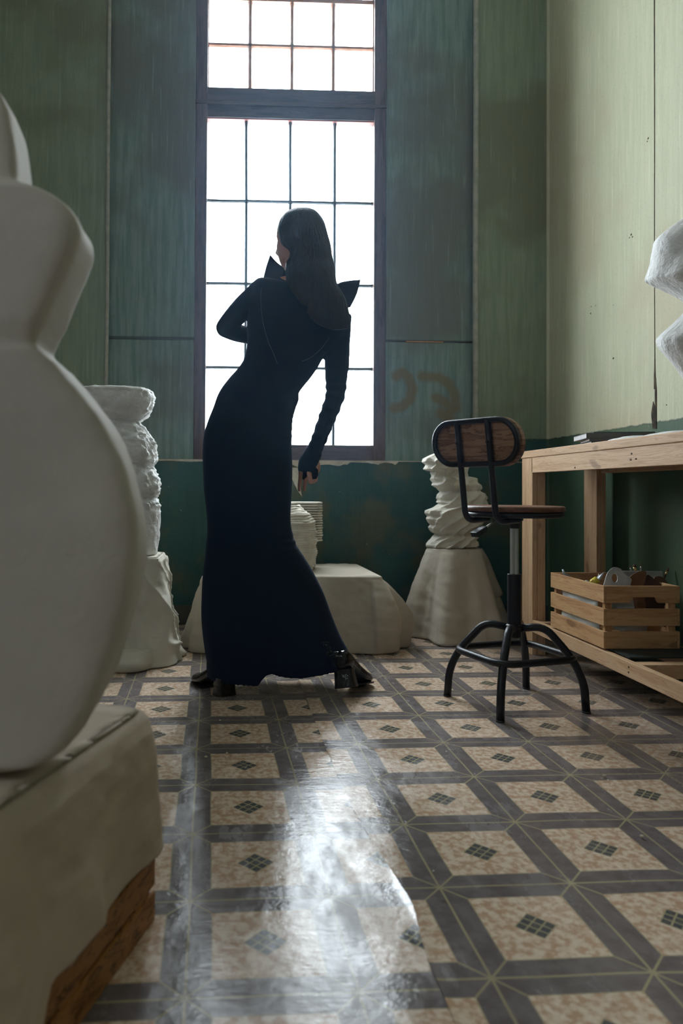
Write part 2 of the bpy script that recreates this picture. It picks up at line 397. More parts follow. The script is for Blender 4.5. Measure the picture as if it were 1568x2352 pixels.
xl, xr = at(247, 500, YW).x, at(1090, 700, YW).x
wb_ = struct(MB().box((X0-.2, YW, 0), (XR+.2, YW+.3, LEDGE)), 'wall_back', M['wall_low'])
mb = MB()
mb.box((X0-.2, YW, LEDGE), (xl, YW+.3, ZC)); mb.box((xr, YW, LEDGE), (XR+.2, YW+.3, ZC))
struct(mb, 'wall_upper', M['wall_back'], wb_, bevel=.006)
YP = YW+.032
wx0, wx1 = at(446.5, 600, YP).x, at(887, 600, YP).x
jz = at(350, 779, YP).z; jzr = at(980, 785, YP).z
for i, (a, b_, z0, z1, mt) in enumerate(((xl, wx0, LEDGE, jz-.002, 'panel'), (xl, wx0, jz+.002, ZC, 'panel'), (wx1, xr, LEDGE, jzr-.002, 'panel_spray'), (wx1, xr, jzr+.002, ZC, 'panel'))):
    struct(MB().box((a, YP+(.004 if i == 2 else 0), z0), (b_, YW+.3, z1)), 'wall_panel', M[mt], wb_, bevel=.003)
struct(MB().box((wx0-.01, YW+.1, 4.05), (wx1+.01, YW+.3, ZC)), 'wall_panel', M['panel'], wb_)
# thin filler strips in the joints
struct(MB().box((at(932, 783, YP).x, YP-.001, jzr-.0025), (at(1018, 786, YP).x, YP+.01, jzr+.0025)), 'trim_1', newmat('bare_orange_batten', (.55, .25, .09), .7)[0])
# chipped plaster ledge under the window
rows = []
for i in range(241):
    xx = X0+(XR-X0)*i/240
    px = 235+(xx+.7)*405
    dp = .010+.006*fbm((xx, 0, 0), 7)+(.035*max(0, fbm((xx, 4, 0), 9)) if .0 < xx < .95 else 0)
    if 680 < px+60 < 850: dp += .012
    if xx > .95: dp = .004
    dp = max(.003, dp); o_ = .006+.004*nz((xx, 0, 2), 20)
    rows.append([V((xx, YW-o_, LEDGE+.002)), V((xx, YP+.02, LEDGE+.004)), V((xx, YW+.001, LEDGE-dp)), V((xx, YW-o_*.6, LEDGE-dp+.002))])
struct(MB().loft(rows), 'trim_2', M['cream'])
# a torn flake of bare plaster on the dado
fp = [at(x, y, YW-.003) for x, y in ((664, 1074), (684, 1074), (686, 1100), (690, 1122), (693.5, 1141), (684, 1128), (676, 1112), (669, 1096))]
struct(MB().prism(fp, 0, (0, .004, 0)), 'trim_3', M['cream'])
# rounded corner beads of the window bay
for k, (bx, r_) in enumerate(((xl, .0105), (xr+.004, .016))):
    pts = [V((bx+.004*nz((k, z_, 0), .8), YW-.001, z_)) for z_ in [LEDGE+.01+(ZC-LEDGE)*i/30 for i in range(31)]]
    struct(MB().tube(pts, r_, 12), 'trim_%d' % (4+k), M['bead'], smooth=True)
# skirting line low on the back wall
struct(MB().box((X0, YW-.006, 0), (XR, YW, at(420, 1390, YW).z)), 'baseboard_back', mottled('scuffed_dark_skirting', (.02, .05, .045), (.07, .06, .04), 6, .7), bevel=.003)
# right wall with a rounded inner corner
mb = MB(); rc = .014; prof = [V((XR, Y0, 0)), V((XR, YW-rc, 0))]
for i in range(1, 9):
    a_ = PI/2*i/8; prof.append(V((XR-rc+rc*math.cos(a_), YW-rc+rc*math.sin(a_), 0)))
prof += [V((XR+.01, YW+.25, 0)), V((XR+.25, YW+.25, 0)), V((XR+.25, Y0, 0))]
mb.loft([[p+V((0, 0, zz)) for p in prof] for zz in (0, ZC)])
wr = struct(mb, 'wall_right', M['wall_right'], smooth=False)
def onX(x, y, Xp): d = ray(x, y); return CC+d*(Xp/d.x)
sy = onX(1503, 500, XR).y
rows = [[V((XR-.0015, sy+.004*nz((z_, 0, 0), 2)-wd, z_)), V((XR+.001, sy+.004*nz((z_, 0, 0), 2)-wd, z_)), V((XR+.001, sy+.004*nz((z_, 0, 0), 2)+wd, z_)), V((XR-.0015, sy+.004*nz((z_, 0, 0), 2)+wd, z_))] for z_, wd in ((1.2, .006), (1.25, .006), (1.34, .002), (1.7, .0016), (2.4, .0025), (3.2, .004), (ZC, .004))]
struct(MB().loft(rows), 'trim_6', M['crack'])
tp = [onX(x, y, XR-.002) for x, y in ((1505, 868), (1507, 900), (1507, 940), (1507, 985), (1498, 985), (1495, 955), (1495, 948), (1499, 922), (1503, 935), (1503, 880))]
struct(MB().prism(tp, 0, (.003, 0, 0)), 'trim_7', M['crack'])
# nail holes and small gouges in the right wall
mb = MB()
for x, y, s in ((1449, 539, 3), (1445, 546, 2), (1452, 544, 2.5), (1408, 823, 3), (1357, 704, 1.5), (1367, 702, 1.2), (1356, 720, 2), (1488, 318, 3), (1486, 325, 2), (1408, 701, 1), (1530, 930, 2)):
    p = onX(x, y, XR); r_ = s*p.y/FPX; mb.ball(p, (.0015, r_*1.2, r_), n=8)
struct(mb, 'trim_8', M['crack'])
# side and rear walls, ceiling; an unseen fill-light window is added behind the camera, left
struct(MB().box((X0-.2, Y0-.2, 0), (XR+.2, Y0, ZC)), 'wall_rear', M['plain'])
mb = MB(); X1_ = X0-.2; wy0, wy1, wz0, wz1 = -1.0, -.2, 1.9, 3.0
mb.box((X1_, Y0, 0), (X0, wy0, ZC)).box((X1_, wy1, 0), (X0, YW+.3, ZC)).box((X1_, wy0, 0), (X0, wy1, wz0)).box((X1_, wy0, wz1), (X0, wy1, ZC))
struct(mb, 'wall_left', M['plain'])
struct(MB().box((X0-.2, Y0-.2, ZC), (XR+.3, YW+.3, ZC+.2)), 'ceiling', M['ceiling'])

# ------------------------------------------------------------------ the window
win = thing('window_1', None, None); win['kind'] = 'structure'
YF = YP+.014
def wx(x, y=600): return at(x, y, YF).x
def wz(y, x=660): return at(x, y, YF).z
fo = MB(); ztop = 4.05
zb = LEDGE+.002; zs = wz(1021); zt0, zt1 = wz(270), wz(203); zs0 = wz(240)
struct(MB().box((wx(446.5), YF, zb), (wx(474), YF+.09, ztop)), 'frame_post', M['frame_wood'], win, bevel=.004)
struct(MB().box((wx(858.5), YF, zb), (wx(887.5), YF+.09, ztop)), 'frame_post', M['frame_wood'], win, bevel=.004)
struct(MB().box((wx(473), YF+.006, zb), (wx(860), YF+.08, zs)), 'bottom_rail', M['frame_woodx'], win, bevel=.004)
tr_ = struct(MB().box((wx(473), YF+.004, zs0), (wx(860), YF+.085, zt1)), 'transom', M['frame_woodx'], win, bevel=.004)
struct(MB().box((wx(445), YF-.008, zs0-.008), (wx(889), YF+.06, zs0+.012)).box((wx(473), YF+.012, zt0), (wx(860), YF+.08, zs0-.006)), 'transom_rail', M['frame_woodx'], win, bevel=.003)
struct(MB().box((wx(473), YF+.02, zt0-.006), (wx(860), YF+.07, zt0)), 'red_bead', newmat('red_oxide_bead', (.20, .045, .03), .6)[0], win)
low_rows = [457, 649, 843]; low_cols = [565, 667, 770]
up_cols = [572, 669, 765]
def bars(cols, rows, z0, z1, r, mat, bow):
    for cx in cols:
        pts = [V((wx(cx)+bow*nz((cx, z_, 0), 1.3), YF+.045, z_)) for z_ in [z0+(z1-z0)*i/12 for i in range(13)]]
        struct(MB().tube(pts, r, 6), 'glazing_bar', mat, win)
    for ry in rows:
        pts = [V((wx(473)+(wx(860)-wx(473))*i/12, YF+.045, wz(ry, 473+387*i/12 if False else 666)+bow*nz((i*.3, ry, 0), 1.0))) for i in range(13)]
        struct(MB().tube(pts, r, 6), 'glazing_bar', mat, win)
bars(low_cols, low_rows, zs, zt0, .0105, M['iron'], .006)
bars(up_cols, [97], zt1, ztop, .0135, M['sash_up'], .001)
for x_ in (474.5, 858): struct(MB().box((wx(x_)-.004, YF+.03, zt1), (wx(x_)+.004, YF+.06, ztop)), 'glazing_bead', M['sash_up'], win)
struct(MB().box((wx(473), YF+.03, wz(-4)), (wx(860), YF+.06, wz(-14))), 'glazing_bar', M['sash_up'], win)
cx_l = [473]+low_cols+[860]; rz = [1021]+low_rows[::-1]+[270]
for i in range(4):
    for j in range(4):
        struct(MB().box((wx(cx_l[i])+.005, YF+.043, wz(rz[j])+.004), (wx(cx_l[i+1])-.005, YF+.046, wz(rz[j+1])-.004)), 'pane', M['glass'], win)
cx_u = [473]+up_cols+[860]; zz = [zt1, wz(97), wz(-9), wz(-105), ztop]
for i in range(4):
    for j in range(4):
        struct(MB().box((wx(cx_u[i])+.005, YF+.043, zz[j]+.004), (wx(cx_u[i+1])-.005, YF+.046, zz[j+1]-.004)), 'pane', M['glass'], win)
w2 = thing('fill_window', None, None, (X0-.06, -.6, wz0)); w2['kind'] = 'structure'  # unseen window, added to brighten the faces turned to the camera
mb = MB(); xw = X0-.08
mb.box((xw, wy0, wz0), (xw+.06, wy0+.05, wz1)).box((xw, wy1-.05, wz0), (xw+.06, wy1, wz1)).box((xw, wy0, wz0), (xw+.06, wy1, wz0+.05)).box((xw, wy0, wz1-.05), (xw+.06, wy1, wz1)).box((xw+.02, -.615, wz0), (xw+.05, -.585, wz1)).box((xw+.02, wy0, 2.3), (xw+.05, wy1, 2.33))
struct(mb, 'fill_window_frame', M['frame_wood'], w2)
struct(MB().box((xw+.03, wy0+.04, wz0+.04), (xw+.034, wy1-.04, wz1-.04)), 'pane', M['glass'], w2)


# thin scattering volume added for the lens-glare glow around the window
m = bpy.data.materials.new('glare_veil'); m.use_nodes = True; nt = m.node_tree; nt.nodes.remove(nt.nodes['Principled BSDF'])
vs = nt.nodes.new('ShaderNodeVolumeScatter'); vs.inputs['Color'].default_value = (.45, .70, 1, 1); vs.inputs['Density'].default_value = .0050; vs.inputs['Anisotropy'].default_value = .85
nt.links.new(vs.outputs[0], nt.nodes['Material Output'].inputs['Volume'])
o = MB().box((X0+.01, -.4, .01), (XR-.01, YW-.03, ZC-.01)).build('haze', m); o['kind'] = 'stuff'; o['label'] = 'faint bluish haze volume added for the lens glare around the bright window'; o['category'] = 'haze'
# ------------------------------------------------------------------ plinths under cloth
def rounded_poly(corners, r, k=6):
    c = [V((a, b, 0)) for a, b in corners]; n = len(c); out = []
    for i in range(n):
        a, b, d = c[i-1], c[i], c[(i+1) % n]; u = (a-b).normalized(); v_ = (d-b).normalized()
        q = r[i] if isinstance(r, (list, tuple)) else r
        p0, p1 = b+u*q, b+v_*q
        for j in range(k+1):
            t = j/k; out.append(p0*(1-t)**2+b*2*t*(1-t)+p1*t*t)
    return out
def resample(P, n):
    L = [0]
    for i in range(len(P)): L.append(L[-1]+(P[(i+1) % len(P)]-P[i]).length)
    tot = L[-1]; out = []
    for k in range(n):
        s = tot*k/n; i = max(j for j in range(len(P)) if L[j] <= s+1e-9); d = L[i+1]-L[i]
        out.append(P[i].lerp(P[(i+1) % len(P)], (s-L[i])/d if d > 1e-9 else 0))
    return out
def drape(poly, ztop, hem, flare, fold, rtop=.02, n=200, nv=36, wr=.004, seed=0, fl_pow=1.3, top_wave=.003, crease=0, shape=None):
    P = resample(poly, n); cen = sum(P, V((0,0,0)))/n; mb = MB(); rings = []
    N = []
    for i in range(n):
        t = (P[(i+3) % n]-P[(i-3) % n]).normalized(); nn = V((t.y, -t.x, 0))
        if nn.dot(P[i]-cen) < 0: nn = -nn
        N.append(nn)
    for s in (.02, .3, .6, .85, .95):
        rings.append([V((cen.x+(P[i].x-cen.x)*s, cen.y+(P[i].y-cen.y)*s, ztop-.0+top_wave*fbm((P[i].x*s, P[i].y*s, seed), 9))) for i in range(n)])
    for a in (0, .35, .7, 1):
        an = a*PI/2
        rings.append([V((P[i].x-N[i].x*rtop*(1-math.sin(an)), P[i].y-N[i].y*rtop*(1-math.sin(an)), ztop-rtop*(1-math.cos(an)))) for i in range(n)])
    for k in range(1, nv+1):
        t = k/nv; ring = []
        for i in range(n):
            ang = i/n; c2 = V((math.cos(2*PI*ang), math.sin(2*PI*ang), 0))
            zb_ = hem(ang, P[i]) if callable(hem) else hem
            z = (ztop-rtop)*(1-t)+zb_*t
            F = flare(ang, P[i]) if callable(flare) else flare
            fo_ = fold*(t**.8)*(.6*math.sin(2*PI*ang*11+seed*2+3*nz(c2*2+V((seed, 0, t)), 1))+.7*nz(c2*3.2+V((0, 0, seed+t*.4)), 1))
            wrk = wr*fbm((P[i].x+z*.5, P[i].y, z*1.3+seed), 16, 4)+wr*1.6*abs(nz((P[i].x*7+z*9, P[i].y*7-z*5, seed), 1.2))
            off = F*(shape(ang, P[i], t) if shape else t**fl_pow)+fo_+wrk
            if crease:
                s1 = P[i].x*1.0+P[i].y*1.3
                off += crease*t**.3*1.3*((1-abs(nz((s1*7+z*4.5, z*2.0-s1*2, seed), 1))*2.2)**3*.5+(1-abs(nz((s1*5-z*6, z*2.6+s1*3, seed+7), 1))*2.2)**3*.5)
            ring.append(V((P[i].x+N[i].x*off, P[i].y+N[i].y*off, max(.006, z))))
        rings.append(ring)
    return mb.loft(rings, True, False)

# --- foreground plinth: rotated block on a stained plank pallet, muslin over it
pv = fl(357, 2112); d1 = V((-.303, -.953, 0)); d2 = V((-.953, .303, 0))
def rp(a, b, z=0): return V((pv.x, pv.y, 0))+d1*a+d2*b+V((0, 0, z))
t = thing('wooden_pallet', 'dark stained plank pallet on the floor under the draped foreground plinth', 'pallet', tuple(rp(.4, .35)))
for b in (0, .3, .62):
    for z0 in (.0, .062):
        mb = MB(); q = [rp(.0, b, z0), rp(.86, b, z0), rp(.86, b+.03, z0), rp(.0, b+.03, z0)]
        mb.prism(q, 0, (0, 0, .053)); o = mb.build('plank', M['pallet'], t, bevel=.004)
for a in (.02, .26, .55, .8):
    mb = MB(); mb.prism([rp(a, .004, .05), rp(a+.055, .004, .05), rp(a+.055, .64, .05), rp(a, .64, .05)], 0, (0, 0, .013)); mb.build('crossbar', M['pallet'], t)
ZF = at(330, 1622, 1.34).z+.012
t = thing('draped_plinth', 'block under thin grey cream muslin on the dark pallet in the left foreground', 'plinth', tuple(rp(.4, .33, .115)))
mb = MB(); mb.prism([rp(.02, .015, .116), rp(.78, .015, .116), rp(.78, .6, .116), rp(.02, .6, .116)], 0, (0, 0, ZF-.125)); mb.build('block', M['plain'], t, bevel=.01)
poly = rounded_poly([(rp(.0, .0).x, rp(.0, .0).y), (rp(.80, .0).x, rp(.80, .0).y), (rp(.80, .62).x, rp(.80, .62).y), (rp(.0, .62).x, rp(.0, .62).y)], .04)
def hemf(a, p):
    q = (p-V((pv.x, pv.y, 0))).dot(d1); bq = (p-V((pv.x, pv.y, 0))).dot(d2)
    z = .134+.008*nz((q*5, 0, 0), 1)
    if q > .37 and bq < .3: z = max(.01, .13-(q-.37)*1.6)
    if bq > .3: z = .05
    return z
drape(poly, ZF, hemf, lambda a, p: .016, .007, .03, 260, 60, .003, 3, .6, .002, .006).build('muslin_cover', M['muslin_fg'], t, smooth=True, solid=.0012)

# --- big smooth slab sculpture
prof = [(190,-34),(194,-24),(205,-9),(222,1),(250,25),(290,42),(340,53),(400,60),(436,60),(448,64),(458,84),(470,114),(487,148),(510,180),(540,202),(570,206),(600,198),(640,182),(700,152),(750,130),(785,112),(803,106),(814,110),(830,128),(850,150),(900,195),(960,245),(1030,285),(1100,312),(1180,328),(1260,332),(1320,326),(1400,308),(1480,282),(1550,255),(1620,225),(1680,195),(1715,168),(1745,118),(1765,60),(1777,0),(1782,-36)]
YS = 1.03; yaw = .04; rings = []
prof2 = []
for (a, b), (c_, d_) in zip(prof, prof[1:]):
    for k in range(4): prof2.append((a+(c_-a)*k/4, b+(d_-b)*k/4))
prof2.append(prof[-1])
yys = [p[0] for p in prof2]; xxs = [p[1] for p in prof2]
for _ in range(2): xxs = [xxs[0]]+[(xxs[i-1]+2*xxs[i]+xxs[i+1])/4 for i in range(1, len(xxs)-1)]+[xxs[-1]]
cpx = at(-45, 1100, YS).x
for y, x in zip(yys, xxs):
    w_ = max(.004, at(x, y, YS).x-cpx)*1.0; z = at(x, y, YS).z
    th = .070*min(1, (w_/.10)**.5); ring = []
    for j in range(72):
        a = 2*PI*j/72; e = .24
        lx = w_*math.copysign(abs(math.cos(a))**e, math.cos(a)); ly = th*math.copysign(abs(math.sin(a))**e, math.sin(a))
        lx += .0015*fbm((lx, ly, z), 12)*2; ly += .002*fbm((lx+3, ly, z), 9)
        ring.append(V((cpx+lx*math.cos(yaw)-ly*math.sin(yaw)*.0, YS+ly-lx*math.sin(yaw), z)))
    rings.append(ring)
zmin = min(p.z for r in rings for p in r); dz0 = (ZF+.004)-zmin
zs_ = [sum(p.z for p in r)/len(r) for r in rings]
for r in rings:
    for p in r:
        k = max(0, min(1, (p.z-zmin)/.12)); p.z += dz0*(1-k) if dz0 > 0 else dz0*(1-k)
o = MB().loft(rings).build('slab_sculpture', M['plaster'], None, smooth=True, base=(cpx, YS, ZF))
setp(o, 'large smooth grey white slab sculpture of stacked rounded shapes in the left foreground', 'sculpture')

# --- lumpy plaster figure behind it
YL = 3.33; cx = at(286, 1400, YL).x
ZL = at(340, 1276, YL-.05).z
t = thing('draped_plinth', 'tall plinth under creased off white muslin beneath the lumpy plaster figure', 'plinth', (cx, YL, 0))
MB().box((cx-.165, YL-.155, .0), (cx+.165, YL+.155, ZL-.006)).build('block', M['plain'], t)
poly = rounded_poly([(cx-.17, YL-.16), (cx+.17, YL-.16), (cx+.17, YL+.16), (cx-.17, YL+.16)], .03)
def flr(a, p): 
    q = (p-V((cx, YL, 0))); return .045+.04*max(0, q.y/-.16)+.035*max(0, nz((q.x*6, q.y*6, 4), 1))
drape(poly, ZL, .006, flr, .016, .012, 340, 90, .004, 5, 1.1, .003, .034).build('muslin_cover', M['muslin2'], t, smooth=True, solid=.0012)
# cloth spilling over the floor on its right
mb = MB(); rings = []
A0 = fl(385, 1500); 
path = [(270, 1532, .05, .10), (320, 1530, .05, .11), (360, 1520, .05, .10), (388, 1510, .045, .075), (408, 1503, .032, .048), (424, 1500, .012, .016)]
for x, y, rx, rz_ in path:
    c0 = fl(x, y+6); ring = []
    for j in range(28):
        a = 2*PI*j/28; k = 1+.35*nz((x*.02, math.cos(a)*1.5, math.sin(a)*1.5+8), 1)
        ring.append(V((c0.x+.01*math.sin(a), c0.y+rx*1.7*math.cos(a)*k, max(.006, rz_*.85*(math.sin(a)*.7+.3)*k))))
    rings.append(ring)
R_ = [[V(p) for p in q] for q in zip(*[smooth([r[j] for r in rings], 5) for j in range(28)])]
MB().loft(R_).build('trailing_hem', M['muslin2'], t, smooth=True)
prof = [(893, 70, -4), (896, 84, 0), (905, 88, 2), (930, 88, 2), (950, 80, 2), (964, 66, 2), (970, 58, 2), (978, 66, 2), (1000, 80, 2), (1020, 88, 5), (1040, 90, 6), (1060, 88, 8), (1070, 80, 8), (1080, 84, 10), (1100, 90, 12), (1125, 92, 14), (1138, 88, 14), (1144, 82, 14), (1152, 88, 14), (1165, 91, 14), (1200, 91, 14), (1240, 90, 12), (1277, 84, 12)]
rings = []; m_px = YL/FPX
ks = smooth([V(p) for p in prof], 6)
for p in ks:
    y, hw, ox = p; c0 = at(262+ox, y, YL); z = c0.z; ring = []
    for j in range(110):
        a = 2*PI*j/110; ca, sa = math.cos(a), math.sin(a); e = .8
        r_ = hw*m_px; q = V((c0.x+r_*math.copysign(abs(ca)**e, ca), YL+r_*.8*math.copysign(abs(sa)**e, sa), z))
        rough_ = .012*fbm(q, 24, 5) + .014*abs(nz(q, 52))+.009*abs(nz(q, 105))-.008
        if y > 1165: rough_ *= .35+.65*max(0, nz((q.x, q.y, 2), 14))
        if y < 902: rough_ *= .4
        ring.append(q+V((ca, sa, .3))*rough_)
    rings.append(ring)
for r in rings:
    for p in r: p.z = max(p.z, ZL+.004)
o = MB().loft(rings).build('plaster_figure', M['rough_plaster'], None, smooth=True, base=(cx, YL, ZL))
setp(o, 'rough white plaster figure of stacked lumps standing on the creased muslin plinth at left', 'sculpture')

# --- low draped box in the middle with the layered paper head
ZB = at(820, 1324, 3.42).z; xb0 = at(462, 1330, 3.5).x; xb1 = at(880, 1330, 3.42).x; yb0, yb1 = 3.42, 4.03
t = thing('draped_box', 'low box under plain cream muslin on the floor below the window', 'plinth', ((xb0+xb1)/2, (yb0+yb1)/2, 0))
MB().box((xb0+.03, yb0+.02, .0), (xb1-.03, yb1-.03, ZB-.012)).build('block', M['plain'], t)
poly = rounded_poly([(xb0, yb0), (xb1, yb0), (xb1-.02, yb1-.03), (xb0+.05, yb1-.03)], .025)
def flb(a, p):
    f = .03
    if p.x > xb1-.06: f = .15+.03*nz((p.y*8, 2, 0), 1)
    if p.x > xb1-.06 and p.y > 3.75: f = .05
    if p.x < xb0+.06: f = .10+.03*nz((p.y*9, 0, 0), 1)
    if p.y < yb0+.05: f = .065+.02*max(0, (p.x-.3)/.5)
    if p.y > yb1-.1: f = .0
    return f
drape(poly, ZB, .006, flb, .010, .012, 300, 44, .004, 9, 1.0, .006, .004, lambda a, p, t: (t if p.x < xb1-.06 else 1.15*math.sin(min(1, t*1.35)*PI/2)-.45*max(0, t-.5))).build('muslin_cover', M['muslin'], t, smooth=True, solid=.0012)
YH = 3.70; ZH = ZB+.004
t = thing('paper_head_sculpture', 'cream head-shaped sculpture of layered torn sheets on the low draped box', 'sculpture', (at(670, 1300, YH).x, YH, ZH))
rings = []
edge = [(1305, 716), (1290, 722), (1278, 724), (1262, 729), (1250, 724), (1240, 729), (1228, 724), (1218, 727), (1205, 722), (1196, 724), (1186, 716), (1178, 712), (1170, 700), (1160, 688)]
zlist = sorted([(at(x, y, YH).z, at(x, y, YH).x) for y, x in edge]); z0 = zlist[0][0]; hx = at(662, 1240, YH).x
nl = 96
for k in range(nl+1):
    z = ZH+(zlist[-1][0]-ZH)*k/nl; xe = lerp_tab([(a-z0+ZH, b) for a, b in zlist], z); w_ = xe-hx; ring = []
    for j in range(60):
        a = 2*PI*j/60; lay = .006*abs(math.sin(k*.95+2.2*nz((math.cos(a)*2, math.sin(a)*2, k*.06), 1)))+.004*nz((math.cos(a)*5, math.sin(a)*5, k*.45), 1)
        r_ = w_*(1-.05*math.cos(2*a))+lay
        ring.append(V((hx+r_*math.cos(a), YH-.03+r_*.85*math.sin(a), z+.003*math.sin(3*a+k*.2))))
    rings.append(ring)
MB().loft(rings).build('layered_face', M['paper'], t, smooth=True)
for k in range(16):                                   # fan of thick sheets behind the face
    zt = at(737, 1241-(k)*5.6, YH+.08).z; jx = .006*nz((k*1.7, 0, 0), 1); xr_ = at(738, 1200, YH+.08).x+jx
    xl_ = hx-.12; b0, b1 = YH+.0+.004*nz((k, 3, 0), 1), YH+.17
    q = [V((xl_, b0, zt)), V((xr_-.03, b0-.0, zt)), V((xr_, b0+.03, zt+.002*nz((k, 0, 0), 2))), V((xr_-.004, b1, zt)), V((xl_, b1, zt))]
    MB().prism(q, 0, (0, 0, .0088)).build('sheet', M['paper'], t, bevel=.0015)
MB().box((hx-.10, YH+.01, ZH), (at(722, 1200, YH+.08).x, YH+.15, at(737, 1241, YH+.08).z)).build('core', M['paper'], t, bevel=.004)

# --- twisted column on a round draped plinth at the right
YT = 3.80
cxt = at(1043, 1300, YT).x; ZT = at(1043, 1262, YT-.12).z
t = thing('draped_plinth', 'round plinth under a flared muslin skirt beneath the twisted column', 'plinth', (cxt, YT, 0))
MB().lathe([(.13, .0), (.13, ZT-.008)], (cxt, YT, 0), 40).build('drum', M['plain'], t)
poly = [V((cxt+.142*math.cos(2*PI*i/60), YT+.142*math.sin(2*PI*i/60), 0)) for i in range(60)]
def flt(a, p):
    q = p-V((cxt, YT, 0)); an = math.atan2(q.y, q.x)
    f = .135
    f += .036*math.sin(an*6+1.0)+.02*math.sin(an*3+.5)
    if math.sin(an) > .5: f = .05
    return f
def hemt(a, p):
    q = p-V((cxt, YT, 0)); an = math.atan2(q.y, q.x); return .006
drape(poly, ZT, hemt, flt, .012, .008, 320, 44, .003, 12, .85).build('muslin_cover', M['muslin'], t, smooth=True, solid=.0012)
# a loose upper corner of the cloth hanging on the right
q0 = [at(x, y, YT-.02) for x, y in ((1108, 1262), (1122, 1285), (1138, 1325), (1155, 1366), (1137, 1368), (1128, 1372))]
q1 = [at(x, y, YT-.11) for x, y in ((1085, 1262), (1096, 1290), (1108, 1330), (1118, 1372), (1122, 1410), (1124, 1440))]
q2 = [at(x, y, YT-.15) for x, y in ((1070, 1262), (1082, 1300), (1094, 1345), (1102, 1390), (1110, 1420), (1118, 1438))]
g = [smooth(a, 4) for a in (q0, q1, q2)]; g = [[V(a) for a in r] for r in zip(*[smooth(list(c_), 5) for c_ in zip(*g)])]
MB().loft([list(r) for r in zip(*g)], False, False, False).build('cloth_corner', M['muslin'], t, smooth=True, solid=.0015)
Lp = [(1003,1018),(1001,1030),(1003,1038),(990,1043),(972,1052),(970,1060),(979,1066),(973,1076),(976,1079),(988,1080),(992,1092),(989,1098),(994,1108),(991,1113),(1004,1120),(1012,1128),(1005,1135),(1003,1142),(1007,1148),(1004,1152),(1010,1156),(996,1164),(978,1171),(977,1178),(982,1184),(978,1190),(984,1200),(988,1204),(985,1210),(990,1220),(1001,1227),(992,1236),(984,1246),(978,1255),(980,1260)]
Rp = [(1040,1020),(1060,1040),(1072,1055),(1073,1070),(1074,1076),(1070,1090),(1072,1096),(1088,1098),(1095,1101),(1095,1110),(1103,1116),(1104,1124),(1100,1129),(1113,1135),(1117,1143),(1113,1150),(1118,1160),(1116,1180),(1108,1200),(1104,1208),(1090,1214),(1086,1222),(1084,1228),(1096,1232),(1096,1238),(1090,1244),(1096,1250),(1097,1257),(1096,1261)]
rings = []
for k in range(150):
    y = 1017+(1261-1017)*k/149
    xl_ = lerp_tab([(b, a) for a, b in Lp], y); xr_ = lerp_tab([(b, a) for a, b in Rp], y)
    a_, b_ = at(xl_, y, YT), at(xr_, y, YT); c0 = (a_+b_)/2; r_ = (b_.x-a_.x)/2; ring = []
    for j in range(120):
        an = 2*PI*j/120; ca, sa = math.cos(an), math.sin(an)
        side = abs(ca)**3
        h_ = math.sin(5.0*(an*1.0)+y*.105+1.8*nz((ca*1.5, sa*1.5, y*.015), 1))
        ridge = (1-abs(h_))**1.5
        rr = r_+(1-side)*(.030*ridge-.014)+.005*fbm((ca*3, sa*3, y*.05), 1, 4)
        ring.append(V((c0.x+rr*ca, YT+min(r_, .125)*sa*.95+(1-side)*sa*(.030*ridge-.014), c0.z+.004*ca)))
    rings.append(ring)
zlo = min(p.z for p in rings[-1])
for r in rings:
    for p in r: p.z += (ZT+.002-zlo)*max(0, 1-(p.z-zlo)/.1)
o = MB().loft(rings).build('twisted_column', M['cream_plaster'], None, smooth=True, base=(cxt, YT, ZT))
setp(o, 'cream twisted clay column with diagonal folds standing behind the stool', 'sculpture')

# ------------------------------------------------------------------ stool
SC = V((1.01, 2.56, 0))
t = thing('drafting_stool', 'black steel swivel stool with dark wooden seat and oval backrest', 'stool', tuple(SC))
feet = [fl(1027, 1600), fl(1148.6, 1659), fl(1346, 1638), fl(1208, 1582)]
ctr = sum(feet, V((0,0,0)))/4; SC = V((ctr.x, ctr.y, 0)); t.location = SC
RT = .0135; ringpts = []
for f in feet:
    d = (f-SC); L = d.length; u = d/L
    pts = fillet([SC+u*.02+V((0,0,.272)), SC+u*.10+V((0,0,.285)), SC+u*(L*.80)+V((0,0,.185)), SC+u*(L*.97)+V((0,0,.105)), f+V((0,0,.0))], .05, 6)
    MB().tube(pts, RT, 14).build('leg', M['black'], t, smooth=True)
    MB().tube([f, f+V((0,0,.008))], RT+.001, 14).build('foot_cap', M['plastic'], t, smooth=True)
    ringpts.append(SC+u*(L*.93)+V((0,0,.182)))
rp_ = []
for i in range(4):
    a, b, c_ = ringpts[i-1], ringpts[i], ringpts[(i+1) % 4]; u = (a-b).normalized(); v_ = (c_-b).normalized()
    for j in range(9):
        s_ = j/8; q = .075; rp_.append((b+u*q)*(1-s_)**2+b*2*s_*(1-s_)+(b+v_*q)*s_*s_)
MB().tube(rp_, .0125, 14, closed=True).build('footrest_ring', M['black'], t, smooth=True)
zc0 = at(1180, 1318, SC.y).z; zc1 = at(1180, 1213, SC.y).z; zc2 = at(1180, 1198, SC.y).z
MB().lathe([(.015, .235), (.024, .24), (.026, .262), (.027, .270), (.031, .276), (.031, .282), (.0245, .286), (.0245, zc0-.003), (.0235, zc0)], SC, 28).build('column', M['black'], t, smooth=False, bevel=.001)
ng = 24; rings = [[V((SC.x+(.0150-(.0012 if j % 2 else 0))*math.cos(2*PI*j/(ng*2)), SC.y+(.0150-(.0012 if j % 2 else 0))*math.sin(2*PI*j/(ng*2)), z)) for j in range(ng*2)] for z in (zc0-.02, zc1+.004)]
MB().loft(rings).build('piston', M['chrome'], t)
